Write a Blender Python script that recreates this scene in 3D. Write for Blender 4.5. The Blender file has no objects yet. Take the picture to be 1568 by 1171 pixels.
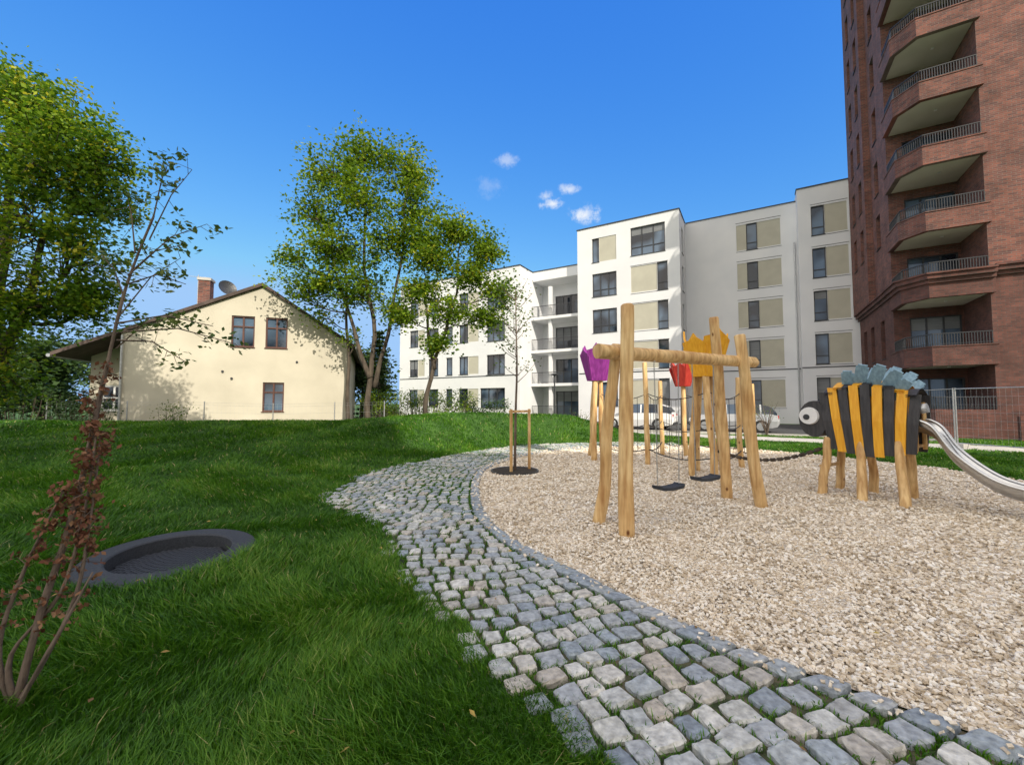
import bpy, math, random, numpy as np
from mathutils import Vector, Matrix, noise as mnoise
from mathutils.geometry import tessellate_polygon
random.seed(7); rng=np.random.default_rng(7)
S=bpy.context.scene
SUN_AZ=math.radians(153.0); SUN_EL=math.radians(36.0)

# ---------------------------------------------------------------- materials
def _nt(name):
    m=bpy.data.materials.new(name); m.use_nodes=True
    nt=m.node_tree; b=nt.nodes['Principled BSDF']; return m,nt,b
def c4(c): return (c[0],c[1],c[2],1.0)
def nmat(name,c1,c2,scale=4,rough=.8,bump=.15,bscale=None,stretch=(1,1,1),metal=0,detail=5,lo=.35,hi=.65,dist=.02):
    m,nt,b=_nt(name); N=nt.nodes; L=nt.links
    tc=N.new('ShaderNodeTexCoord'); mp=N.new('ShaderNodeMapping'); mp.inputs['Scale'].default_value=stretch
    L.new(tc.outputs['Object'],mp.inputs['Vector'])
    n=N.new('ShaderNodeTexNoise'); n.inputs['Scale'].default_value=scale; n.inputs['Detail'].default_value=detail
    L.new(mp.outputs[0],n.inputs['Vector'])
    r=N.new('ShaderNodeValToRGB'); r.color_ramp.elements[0].position=lo; r.color_ramp.elements[1].position=hi
    r.color_ramp.elements[0].color=c4(c1); r.color_ramp.elements[1].color=c4(c2)
    L.new(n.outputs['Fac'],r.inputs[0]); L.new(r.outputs[0],b.inputs['Base Color'])
    b.inputs['Roughness'].default_value=rough; b.inputs['Metallic'].default_value=metal
    if bump>0:
        n2=N.new('ShaderNodeTexNoise'); n2.inputs['Scale'].default_value=bscale or scale*6; n2.inputs['Detail'].default_value=4
        L.new(mp.outputs[0],n2.inputs['Vector'])
        bp=N.new('ShaderNodeBump'); bp.inputs['Strength'].default_value=bump; bp.inputs['Distance'].default_value=dist
        L.new(n2.outputs['Fac'],bp.inputs['Height']); L.new(bp.outputs[0],b.inputs['Normal'])
    return m
def rampmat(name,stops,rough=.7,trans=0,noise=None,bump=0,attr='rnd',bscale=60,spec=None):
    """colour from a per-element attribute, optional translucency and fine mottling"""
    m,nt,b=_nt(name); N=nt.nodes; L=nt.links
    at=N.new('ShaderNodeAttribute'); at.attribute_name=attr
    r=N.new('ShaderNodeValToRGB'); cr=r.color_ramp
    while len(cr.elements)<len(stops): cr.elements.new(.5)
    for e,(p,c) in zip(cr.elements,stops): e.position=p; e.color=c4(c)
    L.new(at.outputs['Fac'],r.inputs[0]); col=r.outputs[0]
    tc=N.new('ShaderNodeTexCoord')
    if noise:
        n=N.new('ShaderNodeTexNoise'); n.inputs['Scale'].default_value=noise[0]; n.inputs['Detail'].default_value=6
        L.new(tc.outputs['Object'],n.inputs['Vector'])
        mr=N.new('ShaderNodeMapRange'); mr.inputs['From Min'].default_value=.3; mr.inputs['From Max'].default_value=.7
        mr.inputs['To Min'].default_value=1-noise[1]; mr.inputs['To Max'].default_value=1+noise[1]
        L.new(n.outputs['Fac'],mr.inputs[0])
        mx=N.new('ShaderNodeVectorMath'); mx.operation='SCALE'
        L.new(col,mx.inputs[0]); L.new(mr.outputs[0],mx.inputs['Scale']); col=mx.outputs[0]
    L.new(col,b.inputs['Base Color']); b.inputs['Roughness'].default_value=rough
    if spec is not None: b.inputs['Specular IOR Level'].default_value=spec
    if bump>0:
        n2=N.new('ShaderNodeTexNoise'); n2.inputs['Scale'].default_value=bscale; n2.inputs['Detail'].default_value=5
        L.new(tc.outputs['Object'],n2.inputs['Vector'])
        bp=N.new('ShaderNodeBump'); bp.inputs['Strength'].default_value=bump; bp.inputs['Distance'].default_value=.01
        L.new(n2.outputs['Fac'],bp.inputs['Height']); L.new(bp.outputs[0],b.inputs['Normal'])
    if trans>0:
        t=N.new('ShaderNodeBsdfTranslucent'); L.new(col,t.inputs[0])
        ms=N.new('ShaderNodeMixShader'); ms.inputs[0].default_value=trans
        L.new(b.outputs[0],ms.inputs[1]); L.new(t.outputs[0],ms.inputs[2])
        L.new(ms.outputs[0],N['Material Output'].inputs[0])
    return m
def brickmat(name,c1,c2,mortar):
    m,nt,b=_nt(name); N=nt.nodes; L=nt.links
    tc=N.new('ShaderNodeTexCoord'); sp=N.new('ShaderNodeSeparateXYZ'); L.new(tc.outputs['Object'],sp.inputs[0])
    sn=N.new('ShaderNodeSeparateXYZ'); L.new(tc.outputs['Normal'],sn.inputs[0])
    ab=N.new('ShaderNodeMath'); ab.operation='ABSOLUTE'; L.new(sn.outputs[0],ab.inputs[0])
    gt=N.new('ShaderNodeMath'); gt.operation='GREATER_THAN'; gt.inputs[1].default_value=.6; L.new(ab.outputs[0],gt.inputs[0])
    mx=N.new('ShaderNodeMix'); L.new(gt.outputs[0],mx.inputs[0]); L.new(sp.outputs[0],mx.inputs[2]); L.new(sp.outputs[1],mx.inputs[3])
    cb=N.new('ShaderNodeCombineXYZ'); L.new(mx.outputs[0],cb.inputs[0]); L.new(sp.outputs[2],cb.inputs[1])
    bt=N.new('ShaderNodeTexBrick'); L.new(cb.outputs[0],bt.inputs['Vector'])
    bt.inputs['Scale'].default_value=1; bt.inputs['Brick Width'].default_value=.27; bt.inputs['Row Height'].default_value=.085
    bt.inputs['Mortar Size'].default_value=.011; bt.inputs['Mortar Smooth'].default_value=.2; bt.inputs['Bias'].default_value=-.1
    bt.inputs['Color1'].default_value=c4(c1); bt.inputs['Color2'].default_value=c4(c2); bt.inputs['Mortar'].default_value=c4(mortar)
    n=N.new('ShaderNodeTexNoise'); n.inputs['Scale'].default_value=1.3; n.inputs['Detail'].default_value=8; n.inputs['Roughness'].default_value=.7
    L.new(tc.outputs['Object'],n.inputs['Vector'])
    mr=N.new('ShaderNodeMapRange'); mr.inputs['From Min'].default_value=.3; mr.inputs['From Max'].default_value=.7
    mr.inputs['To Min'].default_value=.6; mr.inputs['To Max'].default_value=1.4; L.new(n.outputs['Fac'],mr.inputs[0])
    sc=N.new('ShaderNodeVectorMath'); sc.operation='SCALE'; L.new(bt.outputs['Color'],sc.inputs[0]); L.new(mr.outputs[0],sc.inputs['Scale'])
    L.new(sc.outputs[0],b.inputs['Base Color']); b.inputs['Roughness'].default_value=.85
    bp=N.new('ShaderNodeBump'); bp.inputs['Strength'].default_value=.5; bp.inputs['Distance'].default_value=.01; bp.invert=True
    L.new(bt.outputs['Fac'],bp.inputs['Height']); L.new(bp.outputs[0],b.inputs['Normal'])
    return m
def glassmat(name,c1=(.010,.015,.025),c2=(.10,.15,.22),rough=.04):
    m=nmat(name,c1,c2,scale=.55,rough=rough,bump=0.0,detail=1,lo=.4,hi=.62)  # bluish noise tone in the base colour stands in for reflected sky
    b=m.node_tree.nodes['Principled BSDF']; b.inputs['IOR'].default_value=1.6
    return m

M={}
M['stucco_w']=nmat('white_render',(.71,.72,.74),(.775,.78,.79),scale=.5,rough=.9,bump=.08,bscale=60,detail=8)
M['stucco_h']=nmat('cream_render',(.49,.45,.36),(.60,.555,.45),scale=.7,rough=.92,bump=.15,bscale=40,detail=9,lo=.3,hi=.7)
M['panel']=nmat('beige_panel',(.45,.43,.35),(.50,.48,.39),scale=1.2,rough=.8,bump=.05)
M['dark']=nmat('anthracite_metal',(.030,.032,.037),(.042,.044,.05),scale=8,rough=.45,bump=0)
M['glass']=glassmat('window_glass')
M['blind']=nmat('window_blind',(.16,.17,.18),(.22,.23,.24),scale=1,stretch=(1,1,20),rough=.6,bump=.3,bscale=4)
M['brick']=brickmat('red_brick',(.225,.078,.054),(.095,.043,.040),(.16,.12,.10))
M['brick_base']=brickmat('dark_red_brick',(.155,.056,.042),(.09,.038,.032),(.09,.065,.055))
M['ceil']=nmat('balcony_soffit',(.56,.54,.44),(.64,.62,.52),scale=.8,rough=.9,bump=.05)
M['roof_t']=nmat('brown_roof_tile',(.06,.042,.035),(.10,.07,.06),scale=3,rough=.8,bump=.6,bscale=9)
M['woodframe']=nmat('brown_window_frame',(.075,.030,.022),(.11,.045,.033),scale=6,rough=.5,bump=.05)
M['steel']=nmat('brushed_steel',(.55,.56,.58),(.66,.67,.68),scale=14,rough=.28,bump=.03,metal=1,stretch=(1,1,4))
M['galv']=nmat('galvanised_steel',(.38,.39,.40),(.52,.53,.54),scale=25,rough=.45,bump=.03,metal=.8)
M['rubber']=nmat('black_rubber',(.022,.026,.034),(.04,.046,.056),scale=60,rough=.75,bump=.4,bscale=220,dist=.004)
M['rope']=nmat('rope',(.03,.03,.032),(.09,.085,.08),scale=40,rough=.9,bump=.4,bscale=150,dist=.004)
M['concrete']=nmat('concrete',(.42,.40,.37),(.55,.53,.49),scale=3,rough=.9,bump=.3,bscale=60)
M['asphalt']=nmat('asphalt',(.045,.046,.05),(.07,.07,.072),scale=9,rough=.9,bump=.4,bscale=120)
M['bark']=nmat('tree_bark',(.045,.034,.025),(.12,.095,.07),scale=7,rough=.95,bump=.8,bscale=22,stretch=(1,1,.25),dist=.03)
M['bark_l']=nmat('sapling_bark',(.09,.065,.05),(.20,.15,.115),scale=18,rough=.95,bump=.6,bscale=60,stretch=(1,1,.3))
M['mulch']=nmat('dark_soil',(.02,.016,.012),(.06,.045,.03),scale=30,rough=1,bump=1,bscale=60)
M['soil']=nmat('joint_soil',(.035,.055,.018),(.15,.13,.08),scale=7,rough=1,bump=.8,bscale=90,detail=8,lo=.42,hi=.62)
M['red_f']=nmat('red_paint_wood',(.38,.025,.02),(.5,.05,.03),scale=5,rough=.5,bump=.2,bscale=20,stretch=(4,4,.6))
M['purple']=nmat('purple_paint_wood',(.20,.02,.20),(.30,.04,.30),scale=5,rough=.5,bump=.2,bscale=20,stretch=(4,4,.6))
M['yellow']=nmat('yellow_stain_wood',(.76,.34,.012),(.88,.46,.03),scale=6,rough=.5,bump=.25,bscale=24,stretch=(5,5,.5))
M['slate']=nmat('anthracite_stain_wood',(.025,.025,.028),(.055,.052,.055),scale=6,rough=.6,bump=.3,bscale=24,stretch=(5,5,.5))
M['blue']=nmat('blue_stain_wood',(.15,.26,.35),(.25,.40,.50),scale=6,rough=.6,bump=.3,bscale=24,stretch=(5,5,.5))
M['white_p']=nmat('white_paint',(.75,.75,.75),(.82,.82,.81),scale=9,rough=.4,bump=0)
M['carpaint']=nmat('silver_car_paint',(.5,.52,.54),(.55,.56,.58),scale=2,rough=.25,bump=0,metal=.4)
M['carpaint_w']=nmat('white_car_paint',(.75,.75,.75),(.8,.8,.8),scale=2,rough=.25,bump=0)
M['tyre']=nmat('tyre',(.015,.015,.015),(.03,.03,.03),scale=9,rough=.85,bump=.1)
M['lampred']=nmat('tail_lamp',(.4,.01,.01),(.5,.02,.02),scale=9,rough=.2,bump=0)
M['grassground']=nmat('lawn_soil',(.022,.07,.008),(.055,.13,.015),scale=1.8,rough=1,bump=.8,bscale=40,detail=10)
def logwood():
    m,nt,b=_nt('peeled_log_wood'); N=nt.nodes; L=nt.links
    tc=N.new('ShaderNodeTexCoord'); mp=N.new('ShaderNodeMapping'); mp.inputs['Scale'].default_value=(1,1,.09); L.new(tc.outputs['Object'],mp.inputs[0])
    n=N.new('ShaderNodeTexNoise'); n.inputs['Scale'].default_value=22; n.inputs['Detail'].default_value=8; L.new(mp.outputs[0],n.inputs[0])
    n2=N.new('ShaderNodeTexNoise'); n2.inputs['Scale'].default_value=2.2; n2.inputs['Detail'].default_value=4; L.new(tc.outputs['Object'],n2.inputs[0])
    r=N.new('ShaderNodeValToRGB'); e=r.color_ramp.elements
    e[0].position=.3;e[0].color=(.48,.27,.10,1);e[1].position=.62;e[1].color=(.82,.58,.28,1)
    L.new(n.outputs[0],r.inputs[0])
    r2=N.new('ShaderNodeValToRGB'); e=r2.color_ramp.elements
    e[0].position=.35;e[0].color=(.78,.68,.56,1);e[1].position=.6;e[1].color=(1,1,1,1)
    L.new(n2.outputs[0],r2.inputs[0])
    v=N.new('ShaderNodeTexVoronoi'); v.inputs['Scale'].default_value=4.5; mp2=N.new('ShaderNodeMapping'); mp2.inputs['Scale'].default_value=(1,1,.6)
    L.new(tc.outputs['Object'],mp2.inputs[0]); L.new(mp2.outputs[0],v.inputs[0])
    r3=N.new('ShaderNodeValToRGB'); e=r3.color_ramp.elements
    e[0].position=.04;e[0].color=(.25,.13,.06,1);e[1].position=.11;e[1].color=(1,1,1,1)
    L.new(v.outputs['Distance'],r3.inputs[0])
    m1=N.new('ShaderNodeMix'); m1.data_type='RGBA'; m1.blend_type='MULTIPLY'; m1.inputs[0].default_value=1
    L.new(r.outputs[0],m1.inputs[6]); L.new(r2.outputs[0],m1.inputs[7])
    m2=N.new('ShaderNodeMix'); m2.data_type='RGBA'; m2.blend_type='MULTIPLY'; m2.inputs[0].default_value=1
    L.new(m1.outputs[2],m2.inputs[6]); L.new(r3.outputs[0],m2.inputs[7])
    L.new(m2.outputs[2],b.inputs['Base Color']); b.inputs['Roughness'].default_value=.62
    bp=N.new('ShaderNodeBump'); bp.inputs['Strength'].default_value=.4; bp.inputs['Distance'].default_value=.01
    L.new(n.outputs[0],bp.inputs['Height']); L.new(bp.outputs[0],b.inputs['Normal'])
    return m
M['log']=logwood()
def gravelbase():
    m,nt,b=_nt('gravel_bed'); N=nt.nodes; L=nt.links
    tc=N.new('ShaderNodeTexCoord'); v=N.new('ShaderNodeTexVoronoi'); v.inputs['Scale'].default_value=50; L.new(tc.outputs['Object'],v.inputs[0])
    sp=N.new('ShaderNodeSeparateColor'); L.new(v.outputs['Color'],sp.inputs[0])
    r=N.new('ShaderNodeValToRGB'); cr=r.color_ramp; cr.elements.new(.5)
    for e,(p,c) in zip(cr.elements,[(0,(.46,.37,.26)),(.5,(.70,.60,.46)),(1,(.86,.79,.67))]): e.position=p;e.color=c4(c)
    L.new(sp.outputs[0],r.inputs[0])
    n=N.new('ShaderNodeTexNoise'); n.inputs['Scale'].default_value=1.2; n.inputs['Detail'].default_value=8; L.new(tc.outputs['Object'],n.inputs[0])
    mr=N.new('ShaderNodeMapRange'); mr.inputs['From Min'].default_value=.3; mr.inputs['From Max'].default_value=.7; mr.inputs['To Min'].default_value=.82; mr.inputs['To Max'].default_value=1.1
    L.new(n.outputs[0],mr.inputs[0]); sc=N.new('ShaderNodeVectorMath'); sc.operation='SCALE'; L.new(r.outputs[0],sc.inputs[0]); L.new(mr.outputs[0],sc.inputs['Scale'])
    L.new(sc.outputs[0],b.inputs['Base Color']); b.inputs['Roughness'].default_value=.95
    bp=N.new('ShaderNodeBump'); bp.inputs['Strength'].default_value=1; bp.inputs['Distance'].default_value=.02; bp.invert=True
    L.new(v.outputs['Distance'],bp.inputs['Height']); L.new(bp.outputs[0],b.inputs['Normal'])
    return m
M['gravel']=gravelbase()
M['chips']=rampmat('gravel_stones',[(0,(.43,.34,.23)),(.3,(.67,.57,.43)),(.65,(.80,.72,.60)),(1,(.88,.84,.75))],rough=.85,noise=(60,.15))
M['cobble']=rampmat('granite_setts',[(0,(.23,.27,.31)),(.22,(.38,.40,.41)),(.45,(.50,.50,.46)),(.62,(.28,.33,.37)),(.8,(.42,.38,.32)),(1,(.60,.60,.56))],rough=.75,noise=(28,.36),bump=.8,bscale=55)
M['grass']=rampmat('grass_blades',[(0,(.028,.095,.006)),(.4,(.062,.185,.009)),(.8,(.13,.29,.016)),(.96,(.24,.37,.05)),(1,(.46,.42,.18))],rough=.5,trans=.35,spec=.35)
M['leafA']=rampmat('locust_leaves',[(0,(.06,.13,.010)),(.5,(.145,.25,.013)),(.85,(.29,.39,.02)),(1,(.48,.47,.04))],rough=.5,trans=.45,spec=.3)
M['leafL']=rampmat('tree_leaves',[(0,(.05,.12,.012)),(.5,(.13,.25,.015)),(.85,(.32,.42,.02)),(1,(.54,.50,.04))],rough=.5,trans=.45,spec=.3)
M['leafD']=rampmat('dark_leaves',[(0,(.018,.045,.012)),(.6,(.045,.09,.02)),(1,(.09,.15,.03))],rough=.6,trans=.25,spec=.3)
M['leafS']=rampmat('sapling_leaves',[(0,(.06,.11,.025)),(.6,(.12,.19,.04)),(1,(.25,.28,.08))],rough=.5,trans=.4,spec=.3)
M['leafB']=rampmat('dry_leaves',[(0,(.10,.03,.014)),(.5,(.19,.075,.035)),(1,(.28,.16,.08))],rough=.8,trans=.15)
M['litter']=rampmat('fallen_leaves_mat',[(0,(.14,.07,.03)),(.5,(.36,.24,.06)),(1,(.45,.36,.08))],rough=.8,trans=.1)

# ---------------------------------------------------------------- mesh helpers
def empty(name,loc=(0,0,0),rz=0):
    o=bpy.data.objects.new(name,None); S.collection.objects.link(o); o.location=loc; o.rotation_euler=(0,0,rz); o.empty_display_size=.2; return o
class Buf:
    def __init__(s): s.v=[];s.f=[];s.m=[];s.mats=[]
    def mi(s,m):
        if m not in s.mats: s.mats.append(m)
        return s.mats.index(m)
    def face(s,pts,m):
        i=len(s.v); s.v+= [tuple(p) for p in pts]; s.f.append(tuple(range(i,i+len(pts)))); s.m.append(s.mi(m))
    def box(s,x0,x1,y0,y1,z0,z1,m,T=None):
        P=[(x0,y0,z0),(x1,y0,z0),(x1,y1,z0),(x0,y1,z0),(x0,y0,z1),(x1,y0,z1),(x1,y1,z1),(x0,y1,z1)]
        if T: P=[T(*p) for p in P]
        i=len(s.v); s.v+=[tuple(p) for p in P]; k=s.mi(m)
        for f in [(0,3,2,1),(4,5,6,7),(0,1,5,4),(1,2,6,5),(2,3,7,6),(3,0,4,7)]:
            s.f.append(tuple(i+j for j in f)); s.m.append(k)
    def beam(s,p0,p1,w,h,m,up=(0,0,1)):
        p0=Vector(p0);p1=Vector(p1);d=(p1-p0).normalized();u=Vector(up)
        a=d.cross(u)
        if a.length<1e-4: a=d.cross(Vector((1,0,0)))
        a.normalize(); b=a.cross(d).normalized()
        i=len(s.v);k=s.mi(m)
        for p in (p0,p1):
            for sx,sy in ((-1,-1),(1,-1),(1,1),(-1,1)): s.v.append(tuple(p+a*sx*w/2+b*sy*h/2))
        for f in [(3,2,1,0),(4,5,6,7),(0,1,5,4),(1,2,6,5),(2,3,7,6),(3,0,4,7)]:
            s.f.append(tuple(i+j for j in f)); s.m.append(k)
    def tube(s,path,rad,m,seg=8,jit=0,cap=True,seed=0):
        path=[Vector(p) for p in path]; n=len(path)
        if not hasattr(rad,'__len__'): rad=[rad]*n
        k=s.mi(m); base=len(s.v); ref=None
        for i,p in enumerate(path):
            t=(path[min(i+1,n-1)]-path[max(i-1,0)])
            if t.length<1e-6: t=Vector((0,0,1))
            t.normalize()
            if ref is None: ref=Vector((1,0,0)) if abs(t.x)<.8 else Vector((0,1,0))
            a=(ref-t*ref.dot(t)).normalized(); ref=a; b=t.cross(a)
            for j in range(seg):
                an=2*math.pi*j/seg
                r=rad[i]
                if jit: r*=1+jit*mnoise.noise(Vector((math.cos(an)*1.2+seed,math.sin(an)*1.2,i*.35+seed*2)))
                s.v.append(tuple(p+a*(math.cos(an)*r)+b*(math.sin(an)*r)))
        for i in range(n-1):
            for j in range(seg):
                a0=base+i*seg+j; a1=base+i*seg+(j+1)%seg
                s.f.append((a0,a1,a1+seg,a0+seg)); s.m.append(k)
        if cap:
            s.f.append(tuple(base+j for j in reversed(range(seg)))); s.m.append(k)
            s.f.append(tuple(base+(n-1)*seg+j for j in range(seg))); s.m.append(k)
    def build(s,name,parent=None,smooth=False,loc=None):
        me=bpy.data.meshes.new(name); me.from_pydata(s.v,[],s.f)
        for m in s.mats: me.materials.append(m)
        me.polygons.foreach_set('material_index',s.m)
        if smooth:
            me.polygons.foreach_set('use_smooth',[len(f)<=4 for f in s.f])
        me.update(); o=bpy.data.objects.new(name,me); S.collection.objects.link(o)
        if parent: o.parent=parent
        if loc: o.location=loc
        return o
def npmesh(name,verts,loops,starts,mat,rnd=None,parent=None,smooth=False):
    me=bpy.data.meshes.new(name); me.vertices.add(len(verts)); me.vertices.foreach_set('co',np.ascontiguousarray(verts,dtype=np.float32).ravel())
    me.loops.add(len(loops)); me.loops.foreach_set('vertex_index',np.ascontiguousarray(loops,dtype=np.int32))
    me.polygons.add(len(starts)); me.polygons.foreach_set('loop_start',np.ascontiguousarray(starts,dtype=np.int32))
    me.update(calc_edges=True)
    if rnd is not None:
        a=me.attributes.new('rnd','FLOAT','POINT'); a.data.foreach_set('value',np.ascontiguousarray(rnd,dtype=np.float32))
    me.polygons.foreach_set('use_smooth',np.full(len(starts),smooth,dtype=bool))
    me.materials.append(mat); me.validate()
    o=bpy.data.objects.new(name,me); S.collection.objects.link(o)
    if parent: o.parent=parent
    return o
def sheet(name,poly,z,mat,parent=None):
    pts=[Vector((p[0],p[1],0)) for p in poly]
    tris=tessellate_polygon([pts]); me=bpy.data.meshes.new(name)
    vv=[(p[0],p[1],z) for p in poly]; ff=[]
    for t in tris:
        a,b,c=[Vector(vv[i]) for i in t]
        ff.append(t if (b-a).cross(c-a).z>0 else t[::-1])
    me.from_pydata(vv,[],ff); me.materials.append(mat); me.update()
    o=bpy.data.objects.new(name,me); S.collection.objects.link(o)
    if parent:o.parent=parent
    return o

# ---------------------------------------------------------------- plan of the playground
PAIRS=[((4.4,-.1),(2.7,-1.1)),((3.4,.75),(1.7,.0)),((2.62,1.4),(1.0,.8)),((2.17,1.92),(.62,1.45)),((1.74,2.33),(.40,1.84)),((1.40,2.64),(.18,2.14)),
((.89,3.32),(-.41,2.85)),((.51,3.9),(-.86,3.55)),((.11,4.51),(-1.25,4.35)),((-.2,5.2),(-1.75,5.4)),((-.42,6.1),(-2.75,6.35)),((-.55,7.2),(-3.08,7.3)),
((-.62,8.3),(-3.15,8.5)),((-.58,9.6),(-2.8,10.1)),((-.2,10.9),(-2.1,11.6)),((.4,12.1),(-1.2,13.3)),((1.3,13.3),(.1,14.9)),((2.6,14.2),(1.8,15.8)),((4.4,14.8),(4.2,16.3)),((6.0,14.9),(6.3,16.2))]
def catmull(P,k=8):
    out=[]
    for i in range(len(P)-1):
        p0=P[max(i-1,0)];p1=P[i];p2=P[i+1];p3=P[min(i+2,len(P)-1)]
        for j in range(k):
            t=j/k
            out.append(tuple(.5*((2*p1[c])+(-p0[c]+p2[c])*t+(2*p0[c]-5*p1[c]+4*p2[c]-p3[c])*t*t+(-p0[c]+3*p1[c]-3*p2[c]+p3[c])*t**3) for c in range(len(p1))))
    out.append(P[-1]); return out
Q=catmull([tuple(a)+tuple(b) for a,b in PAIRS],8)
G=[(q[0],q[1]) for q in Q]; O=[(q[2],q[3]) for q in Q]
RIGHT=catmull([(6.0,14.9),(7.4,14.3),(8.85,12.4),(9.8,10.3),(9.9,8.0),(9.3,5.0),(8.0,2.4),(6.2,.7),(4.4,-.1)],5)
GPOLY=G+RIGHT[1:-1]; PPOLY=G+O[::-1]; REG=O+RIGHT+[(3.5,-.9)]
REG=np.array(REG)
def inpoly(x,y,P):
    P=np.asarray(P); ins=np.zeros(x.shape,bool); n=len(P)
    for i in range(n):
        x0,y0=P[i];x1,y1=P[(i+1)%n]
        if y0==y1: continue
        c=((y0>y)!=(y1>y)) & (x<(x1-x0)*(y-y0)/(y1-y0)+x0); ins^=c
    return ins
def dpoly(x,y,P,closed=False):
    P=np.asarray(P,float); n=len(P); best=np.full(x.shape,1e9)
    for i in range(n if closed else n-1):
        a=P[i];b=P[(i+1)%n];d=b-a;L=max((d**2).sum(),1e-9)
        t=np.clip(((x-a[0])*d[0]+(y-a[1])*d[1])/L,0,1)
        best=np.minimum(best,(x-a[0]-t*d[0])**2+(y-a[1]-t*d[1])**2)
    return np.sqrt(best)
def ss(a,b,x): t=np.clip((x-a)/(b-a),0,1); return t*t*(3-2*t)
RIDGE=[(-40,14.0),(-20,14.5),(-12,15.0),(-6,15.6),(-2,16.4),(1.0,17.2),(2.2,17.4)]
TR=(-3.13,3.93)
def H(x,y):
    x=np.asarray(x,float);y=np.asarray(y,float)
    dr=dpoly(x,y,RIDGE); dm=dpoly(x,y,REG[::3],True); ins=inpoly(x,y,REG)
    amp=.72+.36*ss(-7,-1,x)
    w=np.where(y<15,4.1,2.6)
    h=amp*np.exp(-(dr/w)**2)*ss(0.0,2.4,dm)
    h=h+.10*ss(.2,3,dm)*ss(1,-4,x)+.04*np.sin(x*.9+1)*np.sin(y*.8)*ss(.5,3,dm)*ss(3,0,x)
    dt=np.hypot(x-TR[0],y-TR[1]); k=ss(1.3,.68,dt); h=h*(1-k)+.09*k
    h=h-.30*ss(.64,.46,dt)
    return np.where(ins,-.07,h)
def axis(a,b,st,far,g=1.22):
    c=list(np.arange(a,b+1e-6,st)); s=st;x=b
    while x<far: s*=g;x+=s;c.append(x)
    s=st;x=a;pre=[]
    while x>-far: s*=g;x-=s;pre.append(x)
    return np.array(pre[::-1]+c)
gx=axis(-14,12,.13,1600);gy=axis(-1,20,.13,1600)
XX,YY=np.meshgrid(gx,gy);ZZ=H(XX,YY)
nx=len(gx);ny=len(gy)
idx=np.arange(nx*ny).reshape(ny,nx)
qd=np.stack([idx[:-1,:-1],idx[:-1,1:],idx[1:,1:],idx[1:,:-1]],-1).reshape(-1,4)
npmesh('ground',np.stack([XX,YY,ZZ],-1).reshape(-1,3),qd.ravel(),np.arange(len(qd))*4,M['grassground'],smooth=True)
sheet('gravel_surface',GPOLY,0.0,M['gravel'])
sheet('cobblestone_path_bed',PPOLY,-.008,M['soil'])

# ---------------------------------------------------------------- cobbles
def cobbles():
    Gp=np.array(G);Op=np.array(O); mid=(Gp+Op)/2
    L=np.concatenate([[0],np.cumsum(np.hypot(*np.diff(mid,axis=0).T))])
    Vs=[];Fs=[];R=[];gaps=[]
    n=8; g=np.array([-1,-.97,-.8,-.3,.3,.8,.97,1]); U,V=np.meshgrid(g,g); E=np.maximum(np.abs(U),np.abs(V))
    s=0.0;row=0
    def at(arr,s): return np.array([np.interp(s,L,arr[:,0]),np.interp(s,L,arr[:,1])])
    def stone(c,ax,ay,hx,hy,top,rv):
        off=sum(len(v) for v in Vs)
        pw=random.uniform(3.5,7)
        rr=(np.abs(U)**pw+np.abs(V)**pw)**(1/pw)
        k=np.where(rr>1,1/rr,1)
        px=U*hx*k;py=V*hy*k
        sx=random.uniform(-.13,.13);sy=random.uniform(-.13,.13)
        px=px*(1+sx*V);py=py*(1+sy*U)
        jn=np.random.uniform(-.005,.005,U.shape);jm=np.random.uniform(-.005,.005,U.shape)
        jn[1]=jn[0];jn[-2]=jn[-1];jm[:,1]=jm[:,0];jm[:,-2]=jm[:,-1]
        px=px+jn;py=py+jm
        z=top-.010*np.clip((E-.78)/.19,0,1)**1.5+np.random.uniform(-.003,.003,U.shape)+U*random.uniform(-.006,.006)+V*random.uniform(-.006,.006)
        z=np.where(E>.99,-.02,z)
        W=np.stack([c[0]+px*ax[0]+py*ay[0],c[1]+px*ax[1]+py*ay[1],z],-1).reshape(-1,3)
        Vs.append(W);R.append(np.full(len(W),rv))
        ii=np.arange(n*n).reshape(n,n)
        Fs.append(np.stack([ii[:-1,:-1],ii[:-1,1:],ii[1:,1:],ii[1:,:-1]],-1).reshape(-1,4)+off)
    while s<L[-1]-.1:
        d=random.uniform(.145,.185) ; sc=s+d/2
        a=at(Gp,sc);b=at(Op,sc); t=at(mid,min(sc+.1,L[-1]))-at(mid,sc-.1); t/=np.linalg.norm(t)
        cr=b-a; w=np.linalg.norm(cr); cr/=w
        stone(a-cr*(-.08)+t*random.uniform(-.01,.01),t,cr,d/2*.93,.075,.03,random.choice([.02,.6,.63,.1,.2,.66]))
        x=.175; 
        while x<w-.02:
            sw=random.uniform(.12,.20)
            wob=.03*math.sin(x*3.1+s*1.7)+.02*math.sin(x*7+s*2.3)
            c=a+cr*(x+sw/2)+t*(wob+random.uniform(-.012,.012))
            an=random.uniform(-.11,.11); ax=cr*math.cos(an)+t*math.sin(an); ay=np.array([-ax[1],ax[0]])
            if not (x+sw>w-.05 and random.random()<.25):
                stone(c,ax,ay,sw/2*random.uniform(.80,.90),d/2*random.uniform(.79,.89),random.uniform(.010,.026),random.random())
            gaps.append((a+cr*x+t*wob,t,d)); gaps.append((c+t*d/2,cr,sw))
            x+=sw
        s+=d; row+=1
    V=np.concatenate(Vs);F=np.concatenate(Fs);R=np.concatenate(R)
    npmesh('cobblestone_path',V,F.ravel(),np.arange(len(F))*4,M['cobble'],R,smooth=False)
    return gaps
GAPS=cobbles()

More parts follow.
